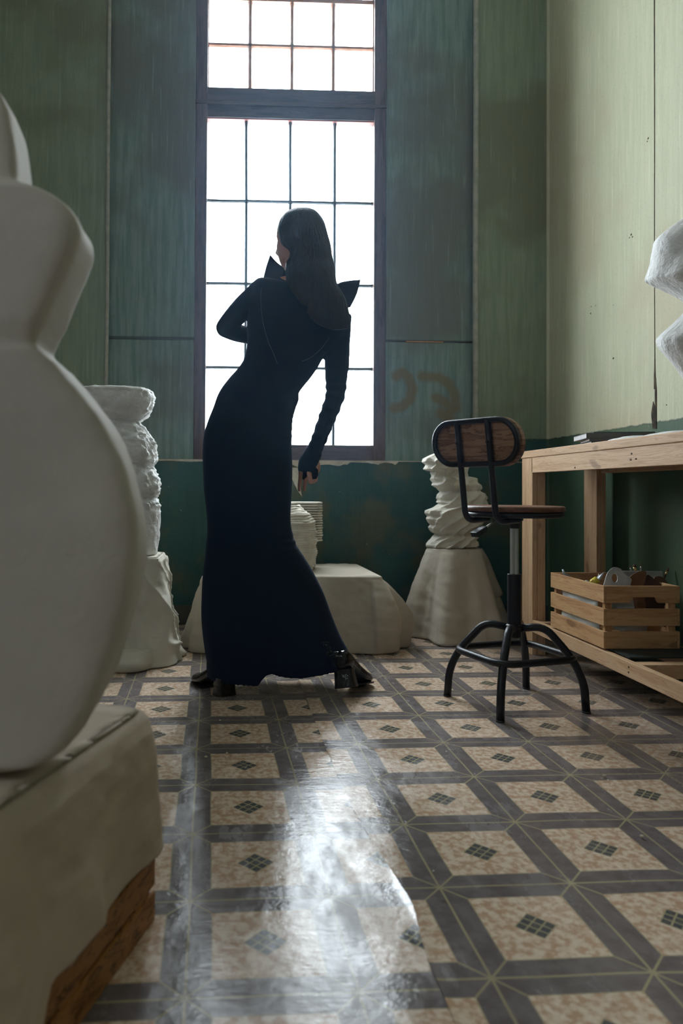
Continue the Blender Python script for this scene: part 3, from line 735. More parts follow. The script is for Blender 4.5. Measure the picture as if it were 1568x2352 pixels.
MB().lathe([(.0165, zc1-.001), (.0175, zc1), (.0175, zc2+.002), (.03, zc2+.004), (.03, zc2+.012)], SC, 24).build('collar', M['plastic'], t)
ZS = at(1184, 1164, SC.y-.15).z
MB().lathe([(.150, ZS-.020), (.166, ZS-.018), (.169, ZS-.012), (.169, ZS-.004), (.165, ZS), (.08, ZS-.003), (.02, ZS-.004)], SC, 64).build('seat', M['walnut'], t, smooth=True, ang=1)
MB().tube([SC+V((.157*math.cos(2*PI*j/48), .157*math.sin(2*PI*j/48), ZS-.030)) for j in range(48)], .0095, 12, closed=True).build('seat_ring', M['black'], t, smooth=True)
MB().box((SC.x-.15, SC.y-.02, ZS-.036), (SC.x+.15, SC.y+.02, ZS-.026)).box((SC.x-.02, SC.y-.15, ZS-.036), (SC.x+.02, SC.y+.15, ZS-.026)).build('seat_bracket', M['black'], t)
phi = math.radians(56); tn = V((math.cos(phi), -math.sin(phi), 0)); nn = V((math.sin(phi), math.cos(phi), 0))
bc = SC+nn*-.198; lean = nn*-.0
zt_, zb2 = .9935, .838; zt_ = at(1100, 962, bc.y).z-.010; zb2 = at(1090, 1073, bc.y).z+.010
hw = .168; hr = (zt_-zb2)/2; zc = (zt_+zb2)/2
def leanp(z): return nn*(-.045*(z-ZS)/.3)
def stad(s_hw, s_hr, off, k=16):
    pts = []
    for sgn in (1, -1):
        for j in range(k+1):
            a = -PI/2+PI*j/k if sgn > 0 else PI/2+PI*j/k
            pts.append((sgn*(s_hw-s_hr)+s_hr*math.cos(a), s_hr*math.sin(a)))
    return [bc+tn*x+V((0,0,zc+y))+leanp(zc+y)+nn*off for x, y in pts]
MB().tube(stad(hw, hr, 0), .0095, 14, closed=True).build('back_frame', M['black'], t, smooth=True)
mb = MB(); A_ = stad(hw+.006, hr+.006, .013); B_ = stad(hw+.006, hr+.006, .033)
mb.loft([stad(hw, hr, .012), A_, stad(hw+.009, hr+.009, .016), stad(hw+.009, hr+.009, .032), stad(hw+.005, hr+.005, .036)]).build('backrest', M['walnut2'], t)
for s_ in (-.062, .062):
    p0 = bc+tn*s_
    pts = fillet([p0+V((0,0,zt_))+leanp(zt_), p0+V((0,0,zb2))+leanp(zb2), p0+V((0,0,ZS-.052))+nn*.006, p0+nn*.13+V((0,0,ZS-.048))], .045, 8)
    MB().tube(pts, [.0105]*len(pts), 14).build('upright', M['black'], t, smooth=True)
    q = p0+V((0,0,zc))+leanp(zc)-nn*.012
    MB().ball(q, (.006, .006, .006), n=10).build('screw', M['plastic'], t, smooth=True)
h0 = at(1150, 1186, SC.y-.08); h1 = at(1112, 1214, SC.y-.14); h2 = at(1088, 1229, SC.y-.16)
lv = MB().tube([h0, h1], .0035, 8).build('lever', M['chrome'], t, smooth=True)
dv = (h2-h1).normalized(); sd = V((0,0,1)).cross(dv).normalized(); up_ = dv.cross(sd)
mb = MB(); mb.loft([[h1-dv*.006+sd*a*.010+up_*b*.007 for a, b in ((-1,-1),(1,-1),(1,1),(-1,1))], [h1+dv*.01+sd*a*.013+up_*b*.009 for a, b in ((-1,-1),(1,-1),(1,1),(-1,1))], [h2+sd*a*.015+up_*b*.009 for a, b in ((-1,-1),(1,-1),(1,1),(-1,1))]])
mb.build('lever_grip', M['plastic'], lv, bevel=.002)

# ------------------------------------------------------------------ workbench
XF = 1.397; YE = 3.49; YN = 1.55; XB = 1.745; ZTT = .948
t = thing('workbench', 'raw pine workbench standing along the right wall', 'table', (XF, YE-.1, 0))
MB().box((XF-.004, YN, ZTT-.033), (XF+.19, YE, ZTT)).build('tabletop_board', M['pine_y'], t, bevel=.003)
MB().box((XF+.192, YN, ZTT-.033), (XB+.03, YE, ZTT)).build('tabletop_board', M['pine_y'], t, bevel=.003)
MB().box((XF, YN+.06, ZTT-.104), (XF+.022, YE-.15, ZTT-.0335)).build('apron', M['pine_y'], t, bevel=.002)
MB().box((XB-.024, YN+.06, ZTT-.104), (XB, YE-.15, ZTT-.0335)).build('apron', M['pine_y'], t, bevel=.002)
for (a, b, mt) in ((XF, XF+.024, 'pine_z'), (XB-.045, XB-.0, 'pine_z')):
    for y0_, y1_ in ((YE-.16, YE-.040), (YN+.02, YN+.12)):
        MB().box((a, y0_, 0), (b, y1_, ZTT-.034)).build('leg', M[mt], t, bevel=.002)
        if a == XF: MB().box((a+.025, y0_+.0, 0), (a+.062, y0_+.035, ZTT-.034)).build('leg_cleat', M['pine_z'], t, bevel=.002)
MB().box((XF-.0005+.001, YN, .107), (XF+.025, YE-.161, .162)).build('lower_rail', M['pine_y'], t, bevel=.002)
MB().box((XB-.09, YN, .112), (XB+.0, YE-.161, .162)).build('lower_rail', M['pine_y'], t, bevel=.002)
for yy in (2.475, 1.9):
    MB().box((XF+.026, yy, .110), (XB-.092, yy+.05, .160)).build('cross_rail', M['pine_x'], t, bevel=.002)
MB().box((XF+.026, 3.27, .110), (XB-.092, 3.315, .1605)).build('cross_rail', M['pine_x'], t, bevel=.002)
mb = MB()
for x, y in ((1450, 1042), (1448, 1056), (1460, 1054), (1320, 1074)):
    p = onX(x, y, XF); mb.ball(p, (.002, .006, .004), n=8)
for x, y in ((1443, 1532), (1443, 1544), (1295, 1478)):
    p = onX(x, y, XF); mb.ball(p, (.002, .004, .004), n=8)
mb.build('nail_hole', M['crack'], t)['kind'] = 'stuff'

# dark board lying on the lower rails under the crate
o = MB().box((XF+.03, 2.56, .1625), (XB-.03, 3.18, .168)).build('dark_board', mottled('dark_green_board', (.01, .02, .018), (.02, .035, .03), 9, .5), None, base=(XF, 2.56, .1625))
setp(o, 'thin dark green board under the slatted crate on the bench rails', 'board')

# ------------------------------------------------------------------ crate and what is in it
ZR = .169; xc0 = XF+.004; yc0 = 2.69; yc1 = 3.145; xc1 = at(1561, 1355, yc0).x; HC = .235
t = thing('slatted_crate', 'knotty pine slatted crate on the lower rails of the workbench', 'crate', (xc0, yc0, ZR))
sh = .064; gp = (HC-3*sh)/2
for k in range(3):
    z0 = ZR+k*(sh+gp)
    for yy in (yc0, yc1-.011):
        if k == 2:
            mb = MB(); xm = (xc0+xc1)/2+.01; hw_ = .042; z1 = z0+sh
            poly = [(xc0+.010, z0), (xm-hw_-.012, z0), (xm-hw_, z0+.022), (xm+hw_, z0+.022), (xm+hw_+.012, z0), (xc1-.010, z0), (xc1-.010, z1), (xc0+.010, z1)]
            mb.prism([V((a, yy, b)) for a, b in poly], 0, (0, .011, 0)); mb.build('end_slat', M['crate_x'], t, bevel=.001)
        else: MB().box((xc0+.010, yy, z0), (xc1-.010, yy+.011, z0+sh)).build('end_slat', M['crate_x'], t, bevel=.001)
    for xx in (xc0, xc1-.0095):
        MB().box((xx, yc0+.0, z0), (xx+.0095, yc1, z0+sh)).build('side_slat', M['crate_y'], t, bevel=.001)
for xx in (xc0+.0105, xc1-.0385):
    for yy in (yc0+.0115, yc1-.031):
        MB().box((xx, yy, ZR+.002), (xx+.028, yy+.019, ZR+HC-.004)).build('corner_post', M['crate_z'], t, bevel=.001)
for k in range(4):
    MB().box((xc0+.011, yc0+.04+k*.1, ZR+.001), (xc1-.011, yc0+.12+k*.1, ZR+.009)).build('floor_slat', M['crate_x'], t)
mb = MB()
for z0 in (.012, .05, .095, .13, .178, .215):
    for yy in (yc0+.018, yc1-.02): mb.ball((xc0-.0002, yy, ZR+z0), (.0008, .0015, .0015), n=6)
mb.build('nail', M['crack'], t)['kind'] = 'stuff'
ZC0 = ZR+.0095
def flatplate(name, outline, c0, ux, uy, th, mat, holes=(), parent=None, base=None):
    # outline in local (u,v) metres; plate with an optional hole made by bridging
    ux = V(ux).normalized(); uy = V(uy).normalized(); nrm_ = ux.cross(uy)
    bm = bmesh.new(); loops = [outline]+list(holes); edges = []
    for L in loops:
        vs = [bm.verts.new(V(c0)+ux*a+uy*b) for a, b in L]
        edges += [bm.edges.new((vs[i], vs[(i+1) % len(vs)])) for i in range(len(vs))]
    bmesh.ops.triangle_fill(bm, use_beauty=True, edges=edges, use_dissolve=False)
    r_ = bmesh.ops.extrude_face_region(bm, geom=list(bm.faces)); vv = [g for g in r_['geom'] if isinstance(g, bmesh.types.BMVert)]
    bmesh.ops.translate(bm, verts=vv, vec=nrm_*th); bmesh.ops.recalc_face_normals(bm, faces=bm.faces)
    off = root_loc(parent) if parent else V(base or c0)
    for v_ in bm.verts: v_.co -= off
    me = bpy.data.meshes.new(name); bm.to_mesh(me); bm.free(); o = bpy.data.objects.new(name, me); col.objects.link(o)
    if parent: o.parent = parent
    else: o.location = off
    me.materials.append(mat); return o
def blob(pts, k=6): return [(p.x, p.y) for p in smooth([V((a, b, 0)) for a, b in pts], k, True)]
def circ(cx_, cy_, r1, r2, n=16): return [(cx_+r1*math.cos(2*PI*i/n), cy_+r2*math.sin(2*PI*i/n)) for i in range(n)]
# white plastic palette with a thumb hole, leaning on the near end
M['white_plastic'] = mottled('paint_stained_white_plastic', (.42, .43, .44), (.55, .56, .57), 18, .35, 40, .002)
yp = yc0+.055; p0 = at(1424, 1300, yp); px_m = yp/FPX
def lp(x, y): return ((x-1424)*px_m, (1300-y)*px_m)
ol = [(1380, 1352), (1384, 1336), (1391, 1318), (1402, 1306), (1412, 1303), (1424, 1307), (1430, 1316), (1440, 1324), (1448, 1332), (1444, 1350), (1450, 1400), (1440, 1440), (1400, 1445), (1378, 1400)]
o = flatplate('palette', blob([lp(*a) for a in ol]), p0, (1, 0, 0), (0, .12, 1), .003, M['white_plastic'], [circ(*lp(1408, 1328), 7*px_m, 10.5*px_m)], base=(p0.x, yp, ZC0)); 
setp(o, 'white plastic paint palette with an oval thumb hole leaning in the slatted crate', 'palette')
M['brown_pal'] = [mottled('brown_varnished_plywood_%s' % s_, a, b, 12, .45) for s_, a, b in (('warm', (.15, .07, .03), (.20, .10, .045)), ('dark', (.045, .018, .012), (.07, .03, .018)), ('mid', (.09, .045, .022), (.13, .065, .03)))]
for k, (yy, pts, lab, mi) in enumerate((
    (yc0+.075, [(1428, 1353), (1436, 1335), (1450, 1321), (1468, 1312), (1482, 1311), (1485, 1316), (1482, 1330), (1476, 1353), (1476, 1420), (1430, 1420)], 'warm brown wooden palette, the tallest of three brown ones in the slatted crate', 0),
    (yc0+.095, [(1470, 1353), (1476, 1335), (1486, 1320), (1496, 1324), (1508, 1335), (1522, 1353), (1520, 1420), (1474, 1420)], 'darkest wooden palette, the middle of three brown ones in the slatted crate', 1),
    (yc0+.120, [(1500, 1353), (1503, 1328), (1512, 1323), (1524, 1326), (1534, 1338), (1540, 1353), (1536, 1420), (1500, 1420)], 'small rounded wooden palette, rightmost of three brown ones in the slatted crate', 2))):
    q0 = at(1480, 1353, yy); s_ = yy/FPX
    o = flatplate('palette', blob([((x-1480)*s_, (1353-y)*s_) for x, y in pts]), q0, (1, 0, 0), (0, .10, 1), .004, M['brown_pal'][mi], base=(q0.x, yy, ZC0))
    setp(o, lab, 'palette', 'brown palettes in the crate')
# white tray at the back of the crate
y_ = yc0+.20; a_ = at(1425, 1400, y_); b_ = at(1526, 1312, y_)
o = MB().prism([V((a_.x, y_, ZC0+.002)), V((b_.x+.0, y_, ZC0+.002)), V((b_.x, y_+.012, b_.z-.002)), V((a_.x, y_+.012, b_.z))], 0, (0, .008, 0)).build('mixing_tray', M['white_plastic'], None, base=(a_.x, y_, ZC0), bevel=.003)
setp(o, 'white rectangular mixing tray standing upright behind the brown palettes', 'tray')
M['foil'] = mottled('silver_blue_foil', (.45, .50, .55), (.60, .64, .68), 30, .3, 30, .003, metal=.3)
M['yellow'] = mottled('yellow_red_tube_label', (.75, .62, .06), (.8, .68, .10), 5, .4)
M['ferr'] = newmat('brass_ferrule', (.75, .50, .22), .3, .9)[0]; M['bristle'] = mottled('brown_bristle', (.10, .05, .03), (.16, .09, .05), 40, .9)
M['handle_w'] = newmat('pale_brush_handle', (.50, .42, .30), .4)[0]; M['handle_d'] = newmat('dark_brush_handle', (.06, .03, .02), .35)[0]
M['red'] = newmat('red_tube_print', (.45, .04, .03), .4)[0]; M['cap'] = newmat('grey_screw_cap', (.45, .44, .40), .4)[0]
# silver pouch at the far corner
y_ = yc1-.09
pts = [(1286, 1308, .002), (1290, 1318, .006), (1300, 1326, .012), (1312, 1345, .018), (1318, 1380, .02), (1316, 1440, .018)]
rings = []
for x, y, hw_ in pts:
    c0 = at(x+6, y, y_+.02); rings.append([c0+V((hw_*1.3*math.cos(2*PI*j/12), .006*math.sin(2*PI*j/12)*(1+hw_*20), 0)) for j in range(12)])
for r in rings:
    for p in r: p.z = max(p.z, ZC0)
o = MB().loft(rings).build('paint_pouch', M['foil'], None, smooth=True, base=(rings[0][0].x, y_, ZC0)); setp(o, 'crumpled silver and blue paint pouch in the far left corner of the crate', 'paint tube')
# yellow and red tube
y_ = yc0+.205
t = thing('paint_tube', 'yellow and red paint tube with grey crimped end lying in the crate', 'paint tube', tuple(at(1365, 1360, y_)))
c0, c1, c2, c3 = at(1351, 1346, y_), at(1357, 1341, y_), at(1371, 1331, y_), at(1384, 1322, y_)
MB().tube([c0, c1], .006, 12).build('cap', M['red'], t, smooth=True)
MB().tube([c1, c1.lerp(c2, .3), c2], [.010, .0145, .0145], 14).build('label_band', M['yellow'], t, smooth=True)
rings = [[c+V((rx*math.cos(2*PI*j/14)*.45, ry*math.sin(2*PI*j/14), rx*math.cos(2*PI*j/14))) for j in range(14)] for c, rx, ry in ((c2, .0145, .0145), (c2.lerp(c3, .5), .0155, .010), (c3, .016, .002))]
MB().loft(rings).build('crimped_end', M['foil'], t, smooth=True)
MB().tube([c1+V((0, -.004, .008)), c1.lerp(c2, .25)+V((0, -.006, .011))], .005, 8).build('red_print', M['red'], t, smooth=True)
c0 = at(1347, 1349, y_+.01); o = MB().tube([c0, c0+V((.002, 0, .028))], .0075, 10).build('tube_cap', M['cap'], None, smooth=True, base=tuple(c0)); setp(o, 'small grey screw cap sticking up beside the yellow paint tube', 'cap')
c0, c1 = at(1372, 1342, y_+.03), at(1375, 1318, y_+.03); o = MB().tube([c0-V((0, 0, .05)), c0, c1], [.004, .004, .003], 8).build('small_brush', M['handle_w'], None, smooth=True, base=tuple(c0)); setp(o, 'thin pale brush handle standing behind the yellow paint tube', 'brush')
# papers and packets seen through the slats
o = MB()
rings = []
for k in range(12):
    yy = yc0+.07+k*.028; rings.append([V((xc0+.016+.004*math.sin(k+j), yy, ZC0+.02+j*.030+.004*math.sin(k*1.3))) for j in range(6)])
o.loft(rings, False, False, False); o = o.build('folded_paper', mottled('printed_white_paper', (.50, .52, .50), (.58, .60, .58), 6, .6), None, smooth=True, solid=.002, base=(xc0+.016, yc0+.1, ZC0)); setp(o, 'bent white printed paper showing between the left slats of the crate', 'paper')
# brushes standing at the back
for k, (x, y, x2, y2, kind, lab) in enumerate(((1447, 1298, 1448, 1312, 0, 'thin brush with pale tip, leftmost of those behind the tray'), (1456, 1295, 1459, 1312, 1, 'thick brush with brown bristles, second of those behind the tray'), (1472, 1291, 1471, 1312, 2, 'tallest brush with a steel ferrule behind the tray'), (1535, 1304, 1527, 1322, 3, 'slanted brush with bright brass ferrule at the right end of the crate'))):
    yy = yc0+.24; a_, b_ = at(x, y, yy), at(x2, y2, yy); d = (b_-a_); bot = b_+d*((b_.z-ZC0-.02)/max(1e-3, -d.z)) if False else V((b_.x+d.x/abs(d.z)*(b_.z-ZC0-.01), yy, ZC0+.01))
    t = thing('paint_brush', lab, 'brush', tuple(bot), 'brushes in the crate')
    r_ = (.0022, .006, .0025, .004)[kind]
    MB().tube([a_.lerp(b_, .9), bot], [r_, r_*.7], 10).build('handle', M['handle_w' if kind in (0, 2) else 'handle_d'], t, smooth=True)
    MB().tube([a_.lerp(b_, .45), a_.lerp(b_, .92)], [r_*1.1, r_], 10).build('ferrule', M['chrome' if kind in (0, 2) else 'ferr'], t, smooth=True)
    MB().tube([a_, a_.lerp(b_, .25), a_.lerp(b_, .5)], [r_*.3, r_*1.15, r_], 10).build('bristles', M['bristle'], t, smooth=True)

# ------------------------------------------------------------------ things on the bench
M['cover'] = mottled('grey_magazine_cover', (.05, .05, .05), (.08, .075, .072), 14, .4); M['pages'] = mottled('white_page_block', (.50, .49, .50), (.66, .65, .66), 60, .7)
M['cover2'] = mottled('dark_teal_cover', (.02, .035, .035), (.03, .05, .05), 14, .4)
zz0 = ZTT
for k, (w_, d_, h_, ox, rot, mt, lab) in enumerate(((.24, .20, .012, .020, .02, 'cover2', 'thin dark teal book, bottom of the stack on the workbench'), (.25, .21, .010, .012, -.02, 'cover', 'thin grey magazine, second from the bottom of the stack on the workbench'), (.27, .215, .021, .0, .05, 'cover', 'thick grey magazine with white page edges, third in the bench stack'), (.23, .20, .004, .030, .09, 'cover2', 'thinnest dark booklet, topmost of the stack on the workbench'))):
    Mt = Matrix.Translation((XF+.022+ox, 2.86, zz0+.0004)) @ Matrix.Rotation(rot-.27, 4, 'Z')
    t = thing('magazine', lab, 'book', (XF+.022+ox, 2.86, zz0+.0004), 'books stacked on the workbench')
    c_ = .0012
    MB().box((.002, .002, c_), (w_-.002, d_-.002, h_-c_), Mt).build('pages', M['pages'], t)
    MB().box((0, 0, 0), (w_, d_, c_), Mt).box((0, 0, h_-c_), (w_, d_, h_), Mt).box((.0, -.0008, 0), (w_, .0014, h_), Mt).build('cover', M[mt], t)
    zz0 += h_+.0006
rings = []
for k in range(13):
    yy = 2.72-k*.034; ring = []
    for j in range(16):
        a = 2*PI*j/16; ring.append(V((XF+.13+.10*math.cos(a)*(1+.1*nz((k, j*.4, 0), 1)), yy, ZTT+.002+max(0, math.sin(a))*(.012+.007*math.sin(k*.9)+.006*nz((j, k, 0), .7)))))
    rings.append(ring)
o = MB().loft(rings).build('plaster_cloth', M['rough_plaster'], None, smooth=True, base=(XF+.13, 2.5, ZTT)); setp(o, 'crumpled sheet stiff with white plaster lying on the workbench beside the books', 'cloth')
# faceted sculpture at the right edge of the picture
YR = 2.22; left = [(480, 1600), (505, 1568), (520, 1546), (545, 1521), (570, 1517), (600, 1515), (625, 1509), (638, 1507), (650, 1520), (668, 1548), (690, 1578), (712, 1586), (735, 1568), (755, 1546), (775, 1524), (790, 1524), (800, 1528), (830, 1548), (860, 1570), (900, 1592), (950, 1600), (1000, 1598)]
rings = []; cxr = at(1655, 700, YR).x; bt = ZTT+.002
lt = [V((y, x, 0)) for y, x in left]; lt = smooth(lt, 3)
for p in lt:
    y, x = p.x, p.y; c0 = at(x, y, YR); hw_ = cxr-c0.x; ring = []; sc_ = 1
    for j in range(48):
        a = 2*PI*j/48+.2; f = 1/max(.75, (abs(math.cos(a*2.5+c0.z*4)))**.35+.06) if False else 1+.10*abs(math.sin(2.5*a+c0.z*7))
        f = f if abs(math.cos(a)) < .9 else 1+(f-1)*.2
        ring.append(V((cxr-hw_*math.cos(a)*f, YR+hw_*.7*math.sin(a)*f, max(c0.z, bt)+.012*math.sin(a*2)*(0 if c0.z < bt+.03 else 1)))+V((1, 1, 0))*.003*fbm((a, c0.z*3, 0), 6))
    rings.append(ring)
o = MB().loft(rings).build('faceted_sculpture', M['rough_plaster'], None, smooth=True, base=(cxr, YR, bt)); setp(o, 'brushed white faceted sculpture on the bench, cut off by the right edge', 'sculpture')

# ------------------------------------------------------------------ crumbs on the floor
for x, y, s_, lab in ((652, 1685, 2, 'tiny pale crumb on the beige tile in the shadow of the dress'), (473, 1740, 4, 'largest white crumb on the left dark band, in front of the left boot'), (521, 1731, 3, 'white crumb on the dark band just right of the largest crumb'), (505, 1655, 2, 'tiny crumb close behind the left boot heel shadow'), (1026, 1738, 2.5, 'pale crumb on the dark band in front of the stool, nearer of two'), (1025, 1727, 2, 'smaller pale crumb just behind its twin in front of the stool'),
        (1388, 1784, 4, 'pale crumb in the cluster right of the stool, largest of three'), (1382, 1790, 3, 'pale crumb at the left of the cluster right of the stool'), (1396, 1792, 2, 'smallest crumb of the cluster right of the stool'), (1473, 1923, 5, 'big whitish chip alone on the dark band near the right edge'), (995, 2001, 2, 'tiny crumb beside the line crossing at the right of the glare'), (760, 1745, 2, 'tiny crumb on the lino seam behind the glare')):
    c0 = fl(x, y, .004); r_ = s_*c0.y/FPX
    o = MB().ball(c0+V((0, 0, r_*.5)), (r_, r_*.8, r_*.6), n=8)
    for v_ in o.v: v_ += V((nz(v_*900), nz(v_*900+V((5, 0, 0))), 0))*r_*.4
    o = o.build('plaster_crumb', M['cream'] if s_ != 2 else M['rough_plaster'], None, base=tuple(c0)); setp(o, lab, 'crumb', 'plaster crumbs on the floor')

# ------------------------------------------------------------------ the person by the window
YP_ = 2.76
def ap(x, y, Y=YP_): return at(x, y, Y)
u_ = YP_/FPX                                  # metres per picture pixel at this depth
prs = thing('person', 'person in a long midnight dress leaning to the right, seen from behind before the window', 'person', tuple(fl(640, 1570)))
def ering(L, R, Y, d, n=48):
    a, b = ap(*L, Y), ap(*R, Y); c0 = (a+b)/2; h_ = (b-a)/2
    return [c0+h_*math.cos(2*PI*j/n)+V((0, d*math.sin(2*PI*j/n), 0)) for j in range(n)]
def eloft(rows, k=4, n=48, mod=None):
    R = [ering(*r, n) for r in rows]
    G = [smooth([r[j] for r in R], k) for j in range(n)]
    out = [list(x) for x in zip(*G)]
    if mod: out = [[mod(p, i/len(out), j) for j, p in enumerate(r)] for i, r in enumerate(out)]
    return out
# --- body
bd = MB()
bd.loft(eloft([((638, 640), (712, 640), 2.76, .045), ((626, 655), (745, 682), 2.765, .055), ((606, 668), (776, 722), 2.775, .062), ((585, 690), (780, 745), 2.76, .085), ((580, 740), (760, 800), 2.76, .085), ((580, 790), (730, 815), 2.76, .08),
    ((545, 860), (692, 882), 2.76, .078), ((512, 905), (675, 918), 2.76, .085), ((490, 965), (660, 963), 2.75, .10), ((480, 1035), (658, 1030), 2.75, .105), ((485, 1110), (655, 1110), 2.75, .10), ((500, 1140), (640, 1140), 2.75, .07)]))
bd.limb([ap(705, 665, 2.77), ap(700, 635, 2.79), ap(694, 600, 2.81)], [.050, .046, .048])
# head: skull, face turned away to the left
HF = V((-.70, .71, 0)).normalized(); HS = V((HF.y, -HF.x, 0)); HU = V((-.05, 0, 1)).normalized()
hc = ap(687, 549, 2.82)
HM = Matrix((HS, HF, HU)).transposed()
rings = []
hp = [(.112, .02, .012, -.01), (.105, .045, .050, -.008), (.085, .062, .078, -.004), (.055, .070, .091, 0), (.02, .073, .096, 0), (-.01, .072, .096, .001), (-.035, .069, .093, .004), (-.06, .063, .084, .012), (-.082, .055, .070, .020), (-.100, .045, .052, .030), (-.113, .026, .032, .042), (-.117, .010, .014, .045)]
pts = smooth([V(a[:3]) for a in hp], 3); off_ = smooth([V((a[3], 0, 0)) for a in hp], 3)
for q, o_ in zip(pts, off_):
    z, rx, ry = q; ring = []
    for j in range(48):
        a = 2*PI*j/48; lx = rx*math.cos(a); ly = ry*math.sin(a)+o_.x
        if math.sin(a) > 0:                    # the face side
            g_ = lambda x0, z0, sx, sz: math.exp(-((lx-x0)/sx)**2-((z-z0)/sz)**2)
            ly += .026*g_(0, -.030, .010, .020)+.012*g_(0, -.008, .008, .022)       # nose
            ly += .006*g_(0, .022, .045, .012)                                       # brow
            ly -= .009*g_(.03, 0, .014, .010)+.009*g_(-.03, 0, .014, .010)           # eye sockets
            ly += .006*g_(0, -.062, .018, .006)+.006*g_(0, -.073, .016, .005)-.003*g_(0, -.067, .02, .003)   # lips
            ly += .007*g_(0, -.100, .016, .014)                                      # chin
            ly += .005*g_(.042, -.03, .02, .02)+.005*g_(-.042, -.03, .02, .02)       # cheekbones
        ring.append(hc+HM @ V((lx, ly, z)))
    rings.append(ring)
bd.loft(rings)
for sx in (-1, 1):                             # ears
    bd.ball(hc+HM @ V((sx*.071, -.014, -.018)), (.007, .011, .026), n=14)
    e = [hc+HM @ V((sx*(.068+.010*abs(math.sin(PI*k/14))), -.004-.012*math.sin(PI*k/14), -.045+.062*k/14)) for k in range(15)]
    bd.tube(e, [.005+.003*math.sin(PI*k/14) for k in range(15)], 8)
    e = [hc+HM @ V((sx*.070, .004+.002*k, -.040+.012*k)) for k in range(4)]
    bd.tube(e, .006, 8)
# arms
bd.limb([ap(612, 672, 2.77), ap(562, 704, 2.78), ap(520, 751, 2.80), ap(560, 769, 2.86), ap(606, 778, 2.93)], [.036, .033, .028, .024, .020])
bd.limb([ap(775, 722, 2.77), ap(775, 790, 2.76), ap(771, 870, 2.75), ap(764, 912, 2.75), ap(742, 985, 2.76), ap(722, 1030, 2.78), ap(708, 1058, 2.78)], [.034, .033, .031, .028, .024, .020, .023])
# left hand resting on the front of the hip
bd.limb([ap(606, 778, 2.93), ap(625, 790, 2.945), ap(640, 805, 2.945)], [.020, .026, .022])
for k in range(4):
    bd.limb([ap(632+4*k, 796-2*k+6*(k-1.5), 2.945), ap(648+6*k, 808+5*(k-1.5), 2.945), ap(660+6*k, 820+5*(k-1.5), 2.935)], [.009, .0085, .0065], 10)
bd.limb([ap(618, 786, 2.93), ap(626, 806, 2.925), ap(638, 818, 2.92)], [.011, .009, .007], 10)
# right hand hanging: flat palm and five fingers
rings = []
for y, xl_, xr_, d in ((1046, 698, 731, .017), (1056, 692, 731, .0155), (1068, 688, 731, .0145), (1078, 686.5, 731, .013), (1086, 687, 730, .010)):
    rings.append(ering((xl_, y), (xr_, y+1), 2.78, d, 24))
bd.loft(rings)
def finger(P_, R_): bd.limb([ap(*p) for p in P_], R_, 12, 4)
finger([(690.5, 1080, 2.78), (688.5, 1102, 2.782), (687, 1114, 2.785), (687, 1126, 2.795)], [.0082, .0074, .0068, .0060])                       # little finger
finger([(702, 1081, 2.78), (701, 1100, 2.774), (700, 1112, 2.776), (699, 1125, 2.786)], [.0086, .0078, .0070, .0062])                      # ring finger
finger([(712, 1082, 2.78), (712, 1098, 2.768), (714, 1107, 2.768), (711, 1106, 2.755), (709, 1094, 2.750), (707, 1086, 2.752)], [.0088, .0080, .0074, .0068, .0064, .0058])   # curled middle finger
finger([(724, 1080, 2.78), (725, 1096, 2.776), (723, 1105, 2.776), (715, 1107, 2.782), (711, 1101, 2.79)], [.0092, .0086, .0080, .0074, .0066])   # bent index finger
finger([(721, 1056, 2.785), (729, 1066, 2.795), (730, 1078, 2.802), (724, 1090, 2.806)], [.0115, .0100, .0090, .0072])                         # thumb
# legs and feet under the skirt
bd.limb([ap(530, 1090, 2.75), ap(520, 1290, 2.73), ap(510, 1440, 2.76), ap(512, 1530, 2.76), ap(512, 1548, 2.755)], [.070, .056, .048, .030, .026])
bd.limb([ap(608, 1090, 2.76), ap(622, 1270, 2.76), ap(672, 1390, 2.75), ap(748, 1478, 2.72), ap(786, 1518, 2.71)], [.070, .052, .044, .028, .022])
body = bd.build('body', M['skin'], prs, remesh=.0028, rsm=2)

# --- dress: bodice, skirt and sleeves with fingerless cuffs as one garment
rows = [((652, 672), (716, 682), 2.80, .030), ((620, 650), (762, 688), 2.79, .055), ((592, 640), (793, 706), 2.775, .080), ((574, 664), (802, 736), 2.765, .102), ((568, 710), (794, 780), 2.76, .108), ((567, 755), (765, 812), 2.76, .106),
    ((567, 793), (745, 819), 2.76, .100), ((561, 822), (729, 845), 2.76, .096), ((547, 845), (713, 868), 2.76, .093), ((529, 865), (699, 885), 2.76, .093), ((511, 888), (686, 903), 2.76, .094), ((499, 909), (685, 920), 2.76, .100),
    ((490, 935), (678, 938), 2.755, .107), ((478, 965), (671, 963), 2.75, .114), ((469, 995), (669, 993), 2.75, .120), ((465, 1035), (669, 1030), 2.75, .123), ((466, 1080), (671, 1080), 2.75, .122), ((468, 1125), (670, 1125), 2.75, .119),
    ((473, 1170), (667, 1177), 2.75, .114), ((476, 1215), (669, 1212), 2.75, .110), ((473, 1250), (680, 1250), 2.75, .112), ((471, 1276), (696, 1275), 2.755, .117), ((466, 1312), (718, 1312), 2.76, .125), ((463, 1360), (742, 1360), 2.765, .135),
    ((462, 1415), (761, 1412), 2.77, .147), ((465, 1456), (780, 1458), 2.77, .155), ((470, 1494), (799, 1494), 2.77, .160), ((474, 1518), (808, 1520), 2.77, .162)]
HEM = [(460, 1524), (466, 1534), (469, 1548), (477, 1557), (492, 1565), (515, 1571), (537, 1575), (565, 1577), (589, 1579), (597, 1567), (606, 1556), (618, 1547), (640, 1554), (661, 1558), (695, 1559), (730, 1554), (764, 1546), (785, 1544), (800, 1540), (814, 1536)]
ND = 96
R0 = eloft(rows, 5, ND)
